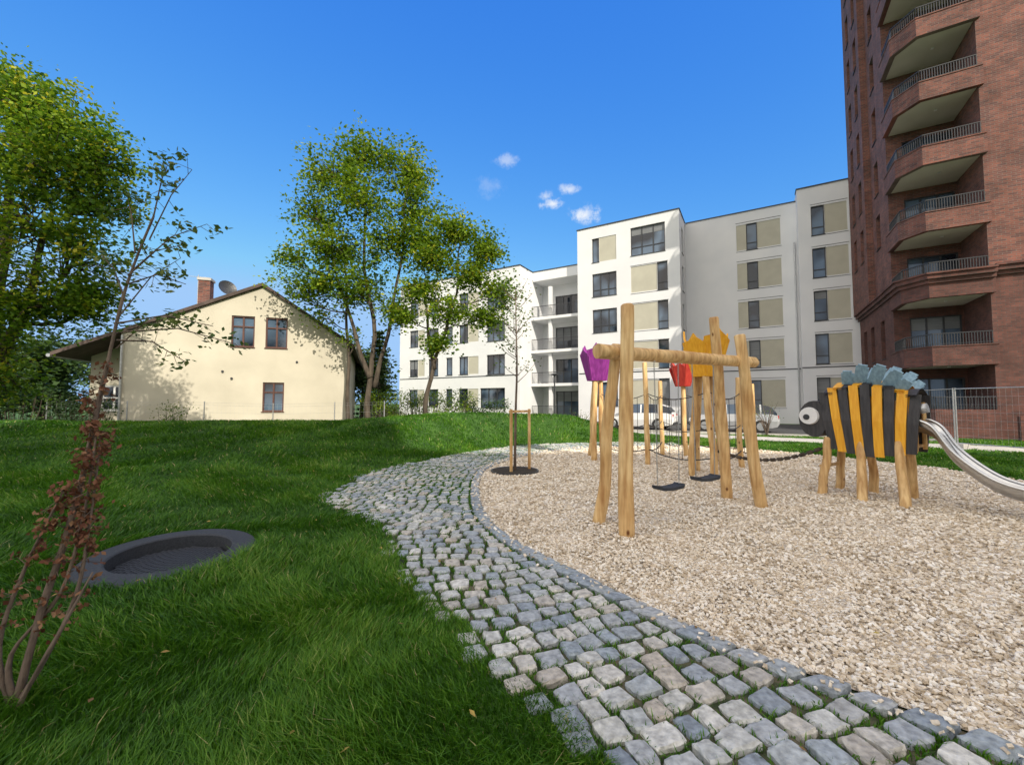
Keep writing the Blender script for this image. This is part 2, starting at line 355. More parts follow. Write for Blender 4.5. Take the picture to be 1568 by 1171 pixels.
# ---------------------------------------------------------------- gravel stones
def gravel():
    N=620000; x=rng.uniform(-1,10.2,N);y=rng.uniform(.8,15,N); d=np.hypot(x,y)
    keep=(rng.random(N)<np.clip((2.7/d)**1.7,0,1))&inpoly(x,y,GPOLY)&(x<y*1.32+.3)&(np.hypot(x-.06,y-9.35)>.55)
    x=x[keep];y=y[keep];d=d[keep]
    # a few strays kicked onto the kerb stones
    gi=rng.integers(0,len(G),500);gp=np.array(G)[gi];x=np.concatenate([x,gp[:,0]-np.abs(rng.normal(0,.09,500))]);y=np.concatenate([y,gp[:,1]+rng.normal(0,.08,500)]);d=np.hypot(x,y);n=len(x)
    stray=np.zeros(n);stray[-500:]=.026
    s=rng.uniform(.5,1.2,n)*(.0070+.0010*d)
    hs=np.stack([s*rng.uniform(.9,1.8,n),s*rng.uniform(.6,1.0,n),s*rng.uniform(.35,.7,n)],-1)
    C=np.array([[-1,-1,-1],[1,-1,-1],[1,1,-1],[-1,1,-1],[-1,-1,1],[1,-1,1],[1,1,1],[-1,1,1]],float)
    P=C[None]*hs[:,None,:]*(1+rng.uniform(-.35,.25,(n,8,1)))
    yaw=rng.uniform(0,6.28,n);pi=rng.normal(0,.35,n);ro=rng.normal(0,.35,n)
    def rot(P,i,j,a):
        c=np.cos(a)[:,None];s_=np.sin(a)[:,None];A=P[:,:,i]*c-P[:,:,j]*s_;B=P[:,:,i]*s_+P[:,:,j]*c;P[:,:,i]=A;P[:,:,j]=B
    rot(P,1,2,ro);rot(P,0,2,pi);rot(P,0,1,yaw)
    und=.012*np.sin(x*5+np.sin(y*3)*2)*np.sin(y*4.3)*(stray==0)
    P+=np.stack([x,y,.006+rng.uniform(0,.010,n)+und+stray],-1)[:,None,:]
    F=np.array([(0,3,2,1),(4,5,6,7),(0,1,5,4),(1,2,6,5),(2,3,7,6),(3,0,4,7)])
    F=(F[None]+np.arange(n)[:,None,None]*8).reshape(-1,4)
    npmesh('gravel_stones',P.reshape(-1,3),F.ravel(),np.arange(len(F))*4,M['chips'],np.repeat(rng.random(n),8))
gravel()

# ---------------------------------------------------------------- grass
CPATH=[(1.5,25.2),(4.15,22.9),(9.46,18.6),(16.3,13.6),(24,8.6)]
def offs(poly,w):
    out=[];P=[Vector(p) for p in poly]
    for i,p in enumerate(P):
        t=(P[min(i+1,len(P)-1)]-P[max(i-1,0)]).normalized(); out.append((p.x-t.y*w,p.y+t.x*w))
    return out
CPP=offs(CPATH,.9)+offs(CPATH,-.9)[::-1]
def blades(name,x,y,z,h,w,lean,rv,mat):
    n=len(x); an=rng.uniform(0,6.28,n); sx=np.cos(an)*w;sy=np.sin(an)*w
    lx,ly=lean
    def pt(fx,zf,wf,sgn): return np.stack([x+lx*fx+sgn*sx*wf,y+ly*fx+sgn*sy*wf,z+h*zf],-1)
    P=np.stack([pt(0,-.05,1,-1),pt(0,-.05,1,1),pt(.3,.6,.85,1),pt(.3,.6,.85,-1),pt(1.0,.98,0,1)],1)
    b=np.arange(n)[:,None]*5
    loops=np.concatenate([b+0,b+1,b+2,b+3,b+3,b+2,b+4],1).ravel()
    st=np.stack([np.arange(n)*7,np.arange(n)*7+4],-1).ravel()
    return npmesh(name,P.reshape(-1,3),loops,st,mat,np.repeat(rv,5))
def grass():
    N=640000; u=rng.random(N); r=(1.15**.35+u*(26**.35-1.15**.35))**(1/.35); th=rng.uniform(-1.06,1.0,N)
    x=r*np.sin(th);y=r*np.cos(th)
    ins=inpoly(x,y,REG); fringe=ins&(dpoly(x,y,O[::2])<(.06+.05*np.sin(x*5)*np.sin(y*6)))
    k=(~ins|fringe)&(np.hypot(x-TR[0],y-TR[1])>.68)&~inpoly(x,y,CPP)&(y<20+0*x)
    hx=x+16;hy=y-17; lx_=hx*.9497+hy*.3134; ly_=-hx*.3134+hy*.9497
    k&=~((ly_>-.1)&(lx_>-2.2)&(lx_<9))
    fr=fringe[k];x=x[k];y=y[k];r=r[k];n=len(x)
    cl=np.sin(x*2.3+np.sin(y*1.9)*1.5)*np.sin(y*2.7+np.cos(x*1.3)*2)
    fine=np.sin(x*9+np.sin(y*7)*2)*np.sin(y*8+np.cos(x*6)*2)
    edge=dpoly(x,y,REG[::2],True)
    h=(.076+.03*cl+.02*fine+rng.uniform(-.03,.035,n))*(.6+.4*ss(0,.5,edge))*np.where(x>3,.7,1)
    la=3*np.sin(x*.9+1.3*np.sin(y*.8))+2*np.sin(y*1.1)+rng.normal(0,1.0,n)
    lm=h*rng.uniform(.25,1.15,n)
    w=(.0011+.00070*r)*rng.uniform(.7,1.3,n)
    big=np.sin(x*.8+2)*np.sin(y*.7+x*.3)
    rv=np.clip(.37+.20*cl+.13*fine+.18*big+rng.normal(0,.20,n),0,.97); rv[rng.random(n)<.015]=1
    z=np.where(fr,-.01,H(x,y))
    blades('lawn_grass',x,y,z,h,w,(np.cos(la)*lm,np.sin(la)*lm),rv,M['grass'])
grass()
def gapgrass():
    xs=[];ys=[]
    for c,t,d in GAPS:
        r=math.hypot(c[0],c[1])
        m=int(max(3,56/(1+r*.33))*(.3+1.5*max(0,.5+.5*math.sin(c[0]*2.1+c[1]*1.3)+random.uniform(-.3,.3))))
        for _ in range(m):
            q=random.uniform(-.5,.5)*d; xs.append(c[0]+t[0]*q+random.gauss(0,.008)); ys.append(c[1]+t[1]*q+random.gauss(0,.008))
    x=np.array(xs);y=np.array(ys);n=len(x);r=np.hypot(x,y);h=rng.uniform(.022,.046,n);la=rng.uniform(0,6.28,n);lm=h*rng.uniform(.2,1.2,n)
    blades('path_joint_grass',x,y,np.zeros(n)-.01,h,(.0018+.0006*r),(np.cos(la)*lm,np.sin(la)*lm),rng.uniform(.1,.85,n),M['grass'])
gapgrass()

# ---------------------------------------------------------------- facade builder
class Bld:
    def __init__(s,name,loc=(0,0,0),rz=0): s.e=empty(name,loc,rz); s.p={}
    def b(s,n):
        if n not in s.p: s.p[n]=Buf()
        return s.p[n]
    def done(s):
        for n,b in s.p.items(): b.build(n,s.e)
    def facade(s,ax,pos,facing,u0,u1,z0,z1,ops,wall,rev=.2,frame='dark',glass='glass',part='walls',blinds=.25):
        inn=-facing
        if ax=='x': P=lambda u,z,d:(u,pos+inn*d,z)
        else: P=lambda u,z,d:(pos+inn*d,u,z)
        ops=[o for o in ops if o[0]>=u0-1e-6 and o[1]<=u1+1e-6 and o[2]>=z0-1e-6 and o[3]<=z1+1e-6]
        us=sorted({u0,u1,*[o[0] for o in ops],*[o[1] for o in ops]}); zs=sorted({z0,z1,*[o[2] for o in ops],*[o[3] for o in ops]})
        W=s.b(part)
        for i in range(len(us)-1):
            for j in range(len(zs)-1):
                cu=(us[i]+us[i+1])/2;cz=(zs[j]+zs[j+1])/2
                if any(o[0]<cu<o[1] and o[2]<cz<o[3] for o in ops): continue
                W.face([P(us[i],zs[j],0),P(us[i+1],zs[j],0),P(us[i+1],zs[j+1],0),P(us[i],zs[j+1],0)],wall)
        for o in ops:
            a,b,c,d,kind=o[:5]; nd=o[5] if len(o)>5 else 1
            dep=rev if kind!='panel' else .035
            R=[((a,c),(b,c)),((b,c),(b,d)),((b,d),(a,d)),((a,d),(a,c))]
            for p,q in R: W.face([P(p[0],p[1],0),P(q[0],q[1],0),P(q[0],q[1],dep),P(p[0],p[1],dep)],wall)
            if kind=='panel': s.b('facade_panels').face([P(a,c,.035),P(b,c,.035),P(b,d,.035),P(a,d,.035)],M['panel'])
            if kind=='void': continue
            if kind=='win':
                F=s.b('window_frames');fm=M[frame]; T=lambda u,dd,z:P(u,z,dd)
                fw=.06;f0=dep-.09;f1=dep+.02
                F.box(a,a+fw,f0,f1,c,d,fm,T);F.box(b-fw,b,f0,f1,c,d,fm,T)
                F.box(a+fw,b-fw,f0,f1,c,c+fw,fm,T);F.box(a+fw,b-fw,f0,f1,d-fw,d,fm,T)
                for i in range(1,nd):
                    m_=a+(b-a)*i/nd; F.box(m_-.035,m_+.035,f0+.01,f1,c+fw,d-fw,fm,T)
                if len(o)>6: F.box(a+fw,b-fw,f0+.015,f1,c+(d-c)*o[6]-.03,c+(d-c)*o[6]+.03,fm,T)
                F.box(a-.03,b+.03,-.05,dep-.1,c-.03,c-.002,fm,T)
                s.b('window_glass').face([P(a+fw/2,c+fw/2,dep-.03),P(b-fw/2,c+fw/2,dep-.03),P(b-fw/2,d-fw/2,dep-.03),P(a+fw/2,d-fw/2,dep-.03)],M[glass])
                if random.random()<blinds:
                    hh=random.choice([.25,.4,.55,1.0]); zb=d-fw-(d-c-2*fw)*hh
                    s.b('window_blinds').face([P(a+fw,zb,dep-.045),P(b-fw,zb,dep-.045),P(b-fw,d-fw,dep-.045),P(a+fw,d-fw,dep-.045)],M['blind'])
RZ=math.radians(-30)
FL=[1.2+3.1*k for k in range(5)]
def white():
    B=Bld('white_apartment_building',rz=RZ); w=M['stucco_w']
    ops=[]
    for z in FL: ops+=[(3.93,4.72,z,z+2.15,'win',1,.28),(4.722,6.0,z+.05,z+2.12,'panel')]
    B.facade('x',36.5,-1,3.13,7.3,0,17.2,ops,w)
    B.facade('y',3.13,-1,36.5,37.4,0,17.2,[],w); B.facade('y',7.3,1,36.5,48,0,17.2,[],w); B.facade('y',3.13,-1,37.4,48,16.7,17.2,[],w)
    ops=[]
    for z in FL: ops+=[(-.86,-.182,z+.05,z+2.1,'panel'),(-.18,.57,z,z+2.12,'win',1,.28),(.572,2.1,z+.05,z+2.1,'panel')]
    B.facade('x',37.4,-1,-4.68,3.13,0,16.7,ops,w)
    ops=[]
    for k,z in enumerate(FL):
        if k==4: ops+=[(-11.77,-11.13,z,z+2.1,'win',1),(-11.128,-9.66,z,z+2.1,'panel'),(-8.46,-5.75,z,z+2.35,'win',3,.3)]
        else: ops+=[(-11.77,-9.66,z+.1,z+2.1,'win',3,.3),(-8.46,-6.402,z+.05,z+2.2,'panel'),(-6.4,-5.6,z,z+2.25,'win',1,.28)]
    B.facade('x',34.2,-1,-13.1,-4.68,0,16.7,ops,w)
    B.facade('y',-4.68,1,34.2,37.4,0,16.7,[(35.3,36.2,z,z+2.1,'win',1) for z in FL],w)
    B.facade('y',-13.1,-1,34.2,48,13.9,16.7,[],w); B.facade('y',-13.1,-1,34.2,37.3,0,13.9,[],w)
    ops=[(-16.6,-13.5,z-.9,z+1.5,'win',4) for z in FL[:4]]
    B.facade('x',37.3,-1,-18.0,-13.1,0,14,ops,w,frame='dark')
    bb=B.b('balconies'); rl=B.b('balcony_railings')
    for k in range(5):
        z=.25+3.1*k if k<4 else 13.05
        if k==4: bb.box(-17.99,-13.11,35.1,37.29,13.1,14.0,w); continue
        if k>0: bb.box(-17.99,-13.11,34.75,37.29,z-.25,z,w)
        if k>=0:
            y=34.8
            rl.box(-17.95,-13.15,y,y+.04,z+1.0,z+1.05,M['dark']); rl.box(-17.95,-13.15,y,y+.03,z+.08,z+.11,M['dark'])
            for i in range(45): x=-17.9+i*.107; rl.box(x,x+.02,y+.008,y+.028,z+.11,z+1.0,M['dark'])
            bb.box(-16.3,-16.0,35.0,35.3,z,z+2.85,w)
    ops=[]
    for k,z in enumerate(FL[:4]):
        ops+=[(-21.57 if k else -22.3,-19.57,z-.1,z+1.75,'win',3),(-24.8,-23.7,z,z+1.75,'win',2),(-23.698,-22.5,z+.02,z+1.72,'panel'),(-28.7,-27.4,z,z+1.75,'win',2),(-31.3,-30.1,z,z+1.75,'win',2),(-26.4,-25.6,z,z+1.75,'win',1),(-30.098,-29.2,z+.02,z+1.72,'panel')]
    B.facade('x',32.6,-1,-32.7,-18.0,0,14,ops,w); B.facade('y',-18.0,1,32.6,37.3,0,14,[],w); B.facade('y',-32.7,-1,32.6,48,0,14,[],w)
    R=B.b('roof')
    for x0,x1,y0,y1,z in [(3.13,7.3,36.5,48,17.15),(-13.1,3.13,37.4,48,16.65),(-13.1,-4.68,34.2,37.4,16.65),(-32.7,-18,32.6,48,13.95),(-18,-13.1,37.3,48,13.95)]:
        R.face([(x0,y0,z),(x1,y0,z),(x1,y1,z),(x0,y1,z)],M['asphalt'])
    B.b('walls').face([(-32.7,48,0),(7.3,48,0),(7.3,48,13.9),(-32.7,48,13.9)],w)
    B.b('walls').face([(-13.1,48,13.9),(7.3,48,13.9),(7.3,48,16.7),(-13.1,48,16.7)],w)
    T=B.b('roof_trim');dk=M['dark']
    for a in [(3.08,7.35,36.44,36.6,17.2,17.28),(-4.62,3.12,37.34,37.5,16.7,16.77),(-13.16,-4.63,34.14,34.3,16.7,16.77),(-4.74,-4.62,34.31,37.33,16.7,16.77),(-32.76,-17.95,32.54,32.7,14.0,14.07),(-18.06,-17.94,32.71,37.3,14.0,14.07),(-17.93,-13.17,35.05,35.2,14.0,14.07),(3.08,3.2,36.61,37.33,17.2,17.28),
              (3.1,7.32,36.47,36.498,4.05,4.12),(-4.6,3.1,37.37,37.398,4.05,4.12),(-13.0,-4.7,34.17,34.198,4.05,4.12),(-32.6,-18.1,32.57,32.598,4.05,4.12)]: T.box(*a,dk)
    for a0,a1,y,hi in [(3.9,6.05,36.5,5),(-.9,2.15,37.4,5),(-8.5,-5.55,34.2,4)]:
        for z in FL[:hi]:
            T.box(a0,a1,y-.02,y-.002,z-.06,z-.035,dk);T.box(a0,a1,y-.02,y-.002,z+2.26,z+2.285,dk)
    for x in (-1.6,-1.0,-.4): T.tube([(x,42,16.6),(x,42,18.6)],.16,M['galv'],10)
    B.b('roof_vents').box(-2.2,.2,43,44,16.6,18.0,M['galv'])
    for x in (2.95,-13.3): B.b('downpipes').tube([(x,37.3 if x>0 else 35.0,0),(x,37.3 if x>0 else 35.0,13.6)],.05,M['galv'],8)
    B.done()
white()

def tower():
    B=Bld('brick_tower',rz=RZ); br=M['brick'];bs=M['brick_base'];H2=40.6
    lv=[.15+3.1*k for k in range(13)]
    so=[(30.3,31.15,z+.85,z+2.75,'win',1) for z in lv if z>6.5]+[]
    B.facade('y',6.42,-1,28.6,31.9,7.45,H2,so,br,rev=.28)
    B.facade('y',6.10,-1,31.9,36.3,7.45,H2,[(32.6,33.4,z+.75,z+2.75,'win',1) for z in lv if z>6.5]+[(34.5,35.3,z+.75,z+2.75,'win',1) for z in lv if z>6.5],br,rev=.28)
    B.b('walls').face([(6.42,31.9,7.45),(6.10,31.9,7.45),(6.10,31.9,H2),(6.42,31.9,H2)],br)
    B.b('walls').face([(6.42,36.3,0),(25,36.3,0),(25,36.3,H2),(6.42,36.3,H2)],br)
    B.b('walls').face([(6.10,36.3,7.45),(6.42,36.3,7.45),(6.42,36.3,H2),(6.10,36.3,H2)],br)
    B.facade('y',6.42,-1,28.6,36.3,0,7.45,[(a,a+.85,z+.6,z+2.75,'win',1) for z in (.15,3.4) for a in (30.3,32.6,34.5)],bs,rev=.28)
    dops=[(7.05,8.95,z+.12,z+2.62,'win',3) for z in lv]
    B.facade('x',28.6,-1,6.42,9.03,0,7.45,[o for o in dops if o[3]<7.4],bs,rev=.15)
    B.facade('x',28.6,-1,6.42,9.03,7.45,H2,[(o[0],o[1],max(o[2],7.46),o[3],'win',3) for o in dops if o[3]>7.6],br,rev=.15)
    B.facade('y',9.03,-1,25.9,28.6,0,7.45,[],bs);B.facade('y',9.03,-1,25.9,28.6,7.45,H2,[],br)
    fo=[(x,x+1.3,z+.9,z+2.6,'win',2) for z in lv if z>6.4 for x in (11.2,14.5,18,21.5)]
    B.facade('x',25.9,-1,9.03,25,7.45,H2,fo,br,rev=.25)
    B.facade('x',25.9,-1,9.03,25,0,7.45,[(x,x+1.3,z+.9,z+2.6,'win',2) for z in (.15,3.4) for x in (11.2,14.5,18,21.5)],bs,rev=.25)
    B.b('walls').face([(25,25.9,0),(25,36.3,0),(25,36.3,H2),(25,25.9,H2)],br)
    R=B.b('roof'); R.face([(6.1,25.9,H2),(25,25.9,H2),(25,36.3,H2),(6.1,36.3,H2)],M['asphalt'])
    C=B.b('cornice')
    for i,(z0,z1,o) in enumerate([(7.05,7.22,.10),(7.22,7.42,.22),(7.42,7.50,.30)]):
        C.box(6.42-o-.0,6.415,28.7,36.35,z0,z1,bs); C.box(9.15,25.1,25.9-o,25.895,z0,z1,bs)
    outer=[(6.30,28.62),(6.30,26.7),(7.05,25.76),(9.16,25.76)]
    inner=[(6.52,28.62),(6.52,26.78),(7.15,25.98),(9.16,25.98)]
    P=B.b('balcony_parapets');Sf=B.b('balcony_slabs');Rl=B.b('balcony_railings');dk=M['dark']
    def band(z0,z1,m,grow=0):
        oo=[(x-grow,y) if i==0 else ((x-grow,y-grow*.45) if i==1 else ((x-grow*.45,y-grow) if i==2 else (x,y-grow))) for i,(x,y) in enumerate(outer)]
        for i in range(3):
            a,b=oo[i],oo[i+1];c,d=inner[i],inner[i+1]
            P.face([(*a,z0),(*b,z0),(*b,z1),(*a,z1)],m);P.face([(*d,z0),(*c,z0),(*c,z1),(*d,z1)],m)
            P.face([(*a,z1),(*b,z1),(*d,z1),(*c,z1)],m);P.face([(*b,z0),(*a,z0),(*c,z0),(*d,z0)],m)
        a,c=oo[3],inner[3];P.face([(*a,z0),(*c,z0),(*c,z1),(*a,z1)],m)
    for k,z in enumerate(lv):
        m=bs if k<3 else br
        zb=z-.05
        if k==0: band(0,1.25,bs)
        else: band(zb,z+.80,m)
        if k==2:
            band(z+.6,z+.78,bs,.10);band(z+.78,z+.98,bs,.22);band(z+.98,z+1.06,bs,.3)
        elif k>0: band(z+.801,z+.85,m,.03)
        poly=[(6.5,28.59),(6.5,26.77),(7.14,25.97),(9.02,25.97),(9.02,28.59)]
        if k>0:
            Sf.face([(*p,z-.02) for p in poly[::-1]],M['ceil']);Sf.face([(*p,z+.16) for p in poly],M['concrete'])
            Sf.box(7.9,8.0,27.0,27.1,z-.06,z-.025,M['white_p'])
        zt=z+.90 if k!=2 else z+1.08
        if k==0: zt=1.3
        pth=[(6.41,28.5),(6.41,26.74),(7.1,25.87),(9.0,25.87)]
        for i in range(3):
            a=Vector(pth[i]);b=Vector(pth[i+1]);L=(b-a).length;n=max(2,int(L/.09))
            Rl.beam((a.x,a.y,zt+.50),(b.x,b.y,zt+.50),.05,.04,dk)
            Rl.beam((a.x,a.y,zt+.04),(b.x,b.y,zt+.04),.03,.02,dk)
            for j in range(n+1):
                p=a.lerp(b,j/n); Rl.beam((p.x,p.y,zt-.08),(p.x,p.y,zt+.50),.026,.026,dk)
    B.b('terrace_wall').box(9.2,25,24.6,24.85,0,1.0,bs)
    B.done()
tower()

def shade_building():
    # added unseen block behind the camera, stepped to cast the shade over the playground
    B=Bld('unseen_shade_block',loc=(12.2,-35,0)); br=M['brick']
    zs=[.9+3.1*k for k in range(11)]
    for x0,x1,h in ((0,8.8,43.0),(8.8,30,38.9)):
        B.facade('x',0,1,x0,x1,0,h,[(x,x+1.4,z,z+1.6,'win',2) for z in zs for x in np.arange(x0+1.2,x1-1.6,3.4)],br)
        B.b('roof').face([(x0,-15,h-.1),(x1,-15,h-.1),(x1,0,h-.1),(x0,0,h-.1)],M['asphalt'])
        B.b('walls').face([(x0,-15,0),(x1,-15,0),(x1,-15,h),(x0,-15,h)],br)
    B.facade('y',0,-1,-15,0,0,43.0,[(x,x+1.4,z,z+1.6,'win',2) for z in zs for x in np.arange(-13.5,-2,3.4)],br)
    B.b('walls').face([(8.8,-15,38.8),(8.8,0,38.8),(8.8,0,43.0),(8.8,-15,43.0)],br);B.b('walls').face([(30,-15,0),(30,0,0),(30,0,38.9),(30,-15,38.9)],br)
    B.done()
shade_building()

def house():
    B=Bld('gabled_house',loc=(-16,17,0),rz=math.atan2(.3134,.9497)); st=M['stucco_h'];W=B.b('walls')
    rz=lambda x: 4.37+x*.4713 if x<=5.05 else 6.75-(x-5.05)*.671
    B.facade('x',0,-1,0,8.61,-.3,4.0,[(5.15,6.0,1.15,2.45,'win',2,.66)],st,rev=.14,frame='woodframe',blinds=0)
    wins=[(3.87,4.77),(5.2,6.08)]
    xs=[0,3.87,4.77,5.05,5.2,6.08,8.61]
    for a,b in zip(xs[:-1],xs[1:]):
        z0=5.38 if (a,b) in wins else 4.0
        W.face([(a,0,z0),(b,0,z0),(b,0,rz(b)),(a,0,rz(a))],st)
    for a,b in wins:
        B.facade('x',0,-1,a,b,4.0,5.38,[(a,b,4.0,5.38,'win',2,.66)],st,rev=.14,frame='woodframe',blinds=0)
    D=10
    W.face([(8.61,0,-.3),(8.61,D,-.3),(8.61,D,4.36),(8.61,0,4.36)],st);W.face([(0,0,-.3),(0,1.6,-.3),(0,1.6,4.37),(0,0,4.37)],st)
    B.facade('x',1.6,-1,-1.75,0,-.3,3.4,[(-1.35,-.5,1.2,2.3,'win',2,.5)],st,rev=.14,frame='white_p',blinds=0)
    W.face([(-1.75,1.6,-.3),(-1.75,D,-.3),(-1.75,D,3.5),(-1.75,1.6,3.5)],st)
    W.face([(-1.75,1.6,3.4),(0,1.6,3.4),(0,1.6,4.37),(-1.75,1.6,3.545)],st)
    W.face([(-1.75,D,-.3),(8.61,D,-.3),(8.61,D,4.36),(5.05,D,6.75),(-1.75,D,3.54)],st)
    R=B.b('roof');rt=M['roof_t']
    pr=[(-2.15,rz(-2.15)),(5.05,6.75),(9.0,rz(9.0))]
    y0,y1=-.14,D+.3
    for (xa,za),(xb,zb) in zip(pr[:-1],pr[1:]):
        t=.16;o=.015
        R.face([(xa,y0,za+t),(xb,y0,zb+t),(xb,y1,zb+t),(xa,y1,za+t)],rt)
        R.face([(xa,y0,za+o),(xb,y0,zb+o),(xb,y1,zb+o),(xa,y1,za+o)],rt)
        R.face([(xa,y0,za+o),(xb,y0,zb+o),(xb,y0,zb+t),(xa,y0,za+t)],rt)
    for (x,z) in (pr[0],pr[2]): R.face([(x,y0,z),(x,y1,z),(x,y1,z+.16),(x,y0,z+.16)],rt)
    G_=B.b('gutters_and_downpipe');G_.tube([(-2.2,y0,pr[0][1]+.03),(-2.2,y1,pr[0][1]+.03)],.07,M['galv'],8);G_.tube([(9.05,y0,pr[2][1]+.03),(9.05,y1,pr[2][1]+.03)],.07,M['galv'],8)
    G_.tube([(.07,-.07,4.3),(.07,-.07,0)],.045,M['galv'],8)
    C=B.b('chimney');C.box(1.55,2.05,3,3.5,4.8,7.6,M['brick']);C.box(1.5,2.1,2.95,3.55,7.6,7.72,M['concrete'])
    d=B.b('satellite_dish');cen=Vector((2.95,2.4,7.12))
    ax=Vector((.55,-.75,.35)).normalized();a=ax.cross(Vector((0,0,1))).normalized();b=a.cross(ax)
    rings=[]
    for i in range(5):
        r=.40*i/4; rings.append([tuple(cen+a*r*math.cos(t)+b*r*math.sin(t)+ax*(r*r*.6)) for t in np.linspace(0,2*math.pi,18,endpoint=False)])
    for i in range(4):
        for j in range(18): d.face([rings[i][j],rings[i][(j+1)%18],rings[i+1][(j+1)%18],rings[i+1][j]],M['dark'])
    d.tube([tuple(cen),(2.95,2.6,6.6),(2.95,2.6,5.2)],.03,M['galv'],6);d.tube([tuple(cen-b*.3),tuple(cen+ax*.45)],.012,M['galv'],5)
    B.b('tv_antenna').tube([(1.2,4,5),(1.2,4,8.1)],.02,M['galv'],6);B.b('tv_antenna').tube([(.8,4,8.0),(1.7,4,8.0)],.012,M['galv'],5)
    V=B.b('wall_vents')
    for x,z in [(3.6,2.9),(3.95,2.6),(6.5,3.4)]: V.tube([(x,.01,z),(x,-.05,z)],.05,M['dark'],8)
    B.done()
house()

# ---------------------------------------------------------------- trees
def leaves(name,cl,nl,cr,ls,mat,parent,flat=.75,droop=.2):
    cl=np.array(cl);n=len(cl)*nl
    c=np.repeat(cl[:,:3],nl,0); crr=np.repeat(cl[:,3],nl) if cl.shape[1]>3 else np.ones(n)
    p=c+rng.normal(0,1,(n,3))*(cr*crr)[:,None]*np.array([1,1,flat])*.6
    d=rng.normal(0,1,(n,3));d[:,2]=d[:,2]*.5-droop;d/=np.linalg.norm(d,axis=1)[:,None]
    up=rng.normal(0,.55,(n,3));up[:,2]+=1;s=np.cross(d,up);s/=np.linalg.norm(s,axis=1)[:,None]
    l=ls*rng.uniform(.55,1.3,n)[:,None];w=l*.34
    nn=np.cross(s,d)
    P=np.stack([p-d*l*.5,p+s*w-nn*l*.06,p+d*l*.5-nn*l*.1,p-s*w-nn*l*.06],1).reshape(-1,3)
    clr=np.repeat(rng.normal(.5,.2,len(cl)),nl)
    rv=np.clip(clr+rng.normal(0,.16,n),0,1)
    loops=np.arange(n*4)
    return npmesh(name,P,loops,np.arange(n)*4,mat,np.repeat(rv,4),parent)
def tree(name,trunks,blobs,nl,cr,ls,mat,bark='bark',tr=.16,ncl=26,dens=1,droop=.2,limb=.06):
    e=empty(name,trunks[0][0]);base=Vector(trunks[0][0]);B=Buf();cl=[]
    nodes=[]
    for ti,t in enumerate(trunks):
        pts=catmull([tuple(p) for p in t],5);n=len(pts)
        pts=[(p[0]+.04*math.sin(i*1.3+ti),p[1],p[2]) for i,p in enumerate(pts)]
        r0=tr if ti==0 else tr*.75
        rad=[r0*(1-.75*i/(n-1))+(.35*r0 if i==0 else 0) for i in range(n)]
        B.tube([Vector(p)-base for p in pts],rad,M[bark],9,jit=.25,seed=ti)
        nodes+=[(Vector(p),rad[i]) for i,p in enumerate(pts) if i>n*.3]
    for bi,(c,r,q) in enumerate(blobs):
        c=Vector(c);rr=Vector(r) if hasattr(r,'__len__') else Vector((r,r,r))
        cand=[nd for nd in nodes if nd[0].z<c.z-.25] or nodes
        nd=min(cand,key=lambda n_:(n_[0]-c).length+.35*abs(c.z-1.2-n_[0].z))
        mid=nd[0].lerp(c,.5)+Vector((random.uniform(-.2,.2),random.uniform(-.2,.2),-.12*(c-nd[0]).length))
        lim=catmull([tuple(nd[0]),tuple(mid),tuple(c)],4); lr=min(nd[1]*.6,limb)
        B.tube([Vector(p)-base for p in lim],[lr*(1-.75*i/(len(lim)-1)) for i in range(len(lim))],M[bark],6)
        for i in range(int(ncl*q)):
            v=Vector((random.gauss(0,1),random.gauss(0,1),random.gauss(0,1))).normalized()*random.random()**.42
            p=c+Vector((v.x*rr.x,v.y*rr.y,v.z*rr.z))
            s=Vector(lim[random.randint(len(lim)//2,len(lim)-1)])
            m=s.lerp(p,.55)+Vector((0,0,random.uniform(-.1,.2)))
            B.tube([s-base,m-base,p-base],[.02*limb/.06,.012*limb/.06,.005],M[bark],4,cap=False)
            cl.append((p.x-base.x,p.y-base.y,p.z-base.z,random.uniform(.6,1.3)))
            if random.random()<.5:
                q2=s.lerp(p,random.uniform(.5,.8));cl.append((q2.x-base.x,q2.y-base.y,q2.z-base.z,.7))
    B.build('trunk_and_branches',e,smooth=True)
    leaves('foliage',cl,nl,cr,ls,mat,e,droop=droop)
    return e
def hz(x,y): return float(H(np.array([x]),np.array([y]))[0])
tree('locust_tree',[[(-6.1,18,0),(-6.2,18,2),(-6.0,18.1,4.5),(-6.5,18,8),(-6.3,18,11.5)],[(-6.0,18.1,2.2),(-5.4,18,4.5),(-4.8,17.9,8),(-4.6,17.8,11)],[(-6.15,18,2.6),(-7.2,18.2,5.5),(-8.2,18,9)]],
 [((-8.0,18,11.7),(1.1,1.3,1.1),1.1),((-6.4,17.7,12.3),(1.2,1.2,1.0),1.1),((-4.8,18,11.8),(1.1,1.2,1.2),1.1),((-8.8,18,10.1),(1.1,1.4,1.2),1.1),((-6.6,17.3,10.4),(1.4,1.4,1.3),1.4),((-4.2,18,10.0),(1.2,1.4,1.3),1.2),
  ((-7.7,17.6,8.3),(1.3,1.4,1.2),1.3),((-5.3,17.5,8.4),(1.4,1.5,1.3),1.3),((-8.4,18,6.8),(1.0,1,.8),.8),((-9.7,18,7.9),(.6,.6,.4),.35),((-3.7,18,8.5),(1.0,1.2,1.0),1.1),((-6.5,17.8,6.5),(1.4,1.2,1.0),1.1),((-9.3,18,6.3),(.7,.6,.4),.3),((-9.9,18,6.9),(.7,.5,.3),.2),((-5.2,18.2,5.6),(.8,.8,.6),.5)],
 46,.52,.152,M['leafA'],tr=.14,ncl=29,limb=.042)
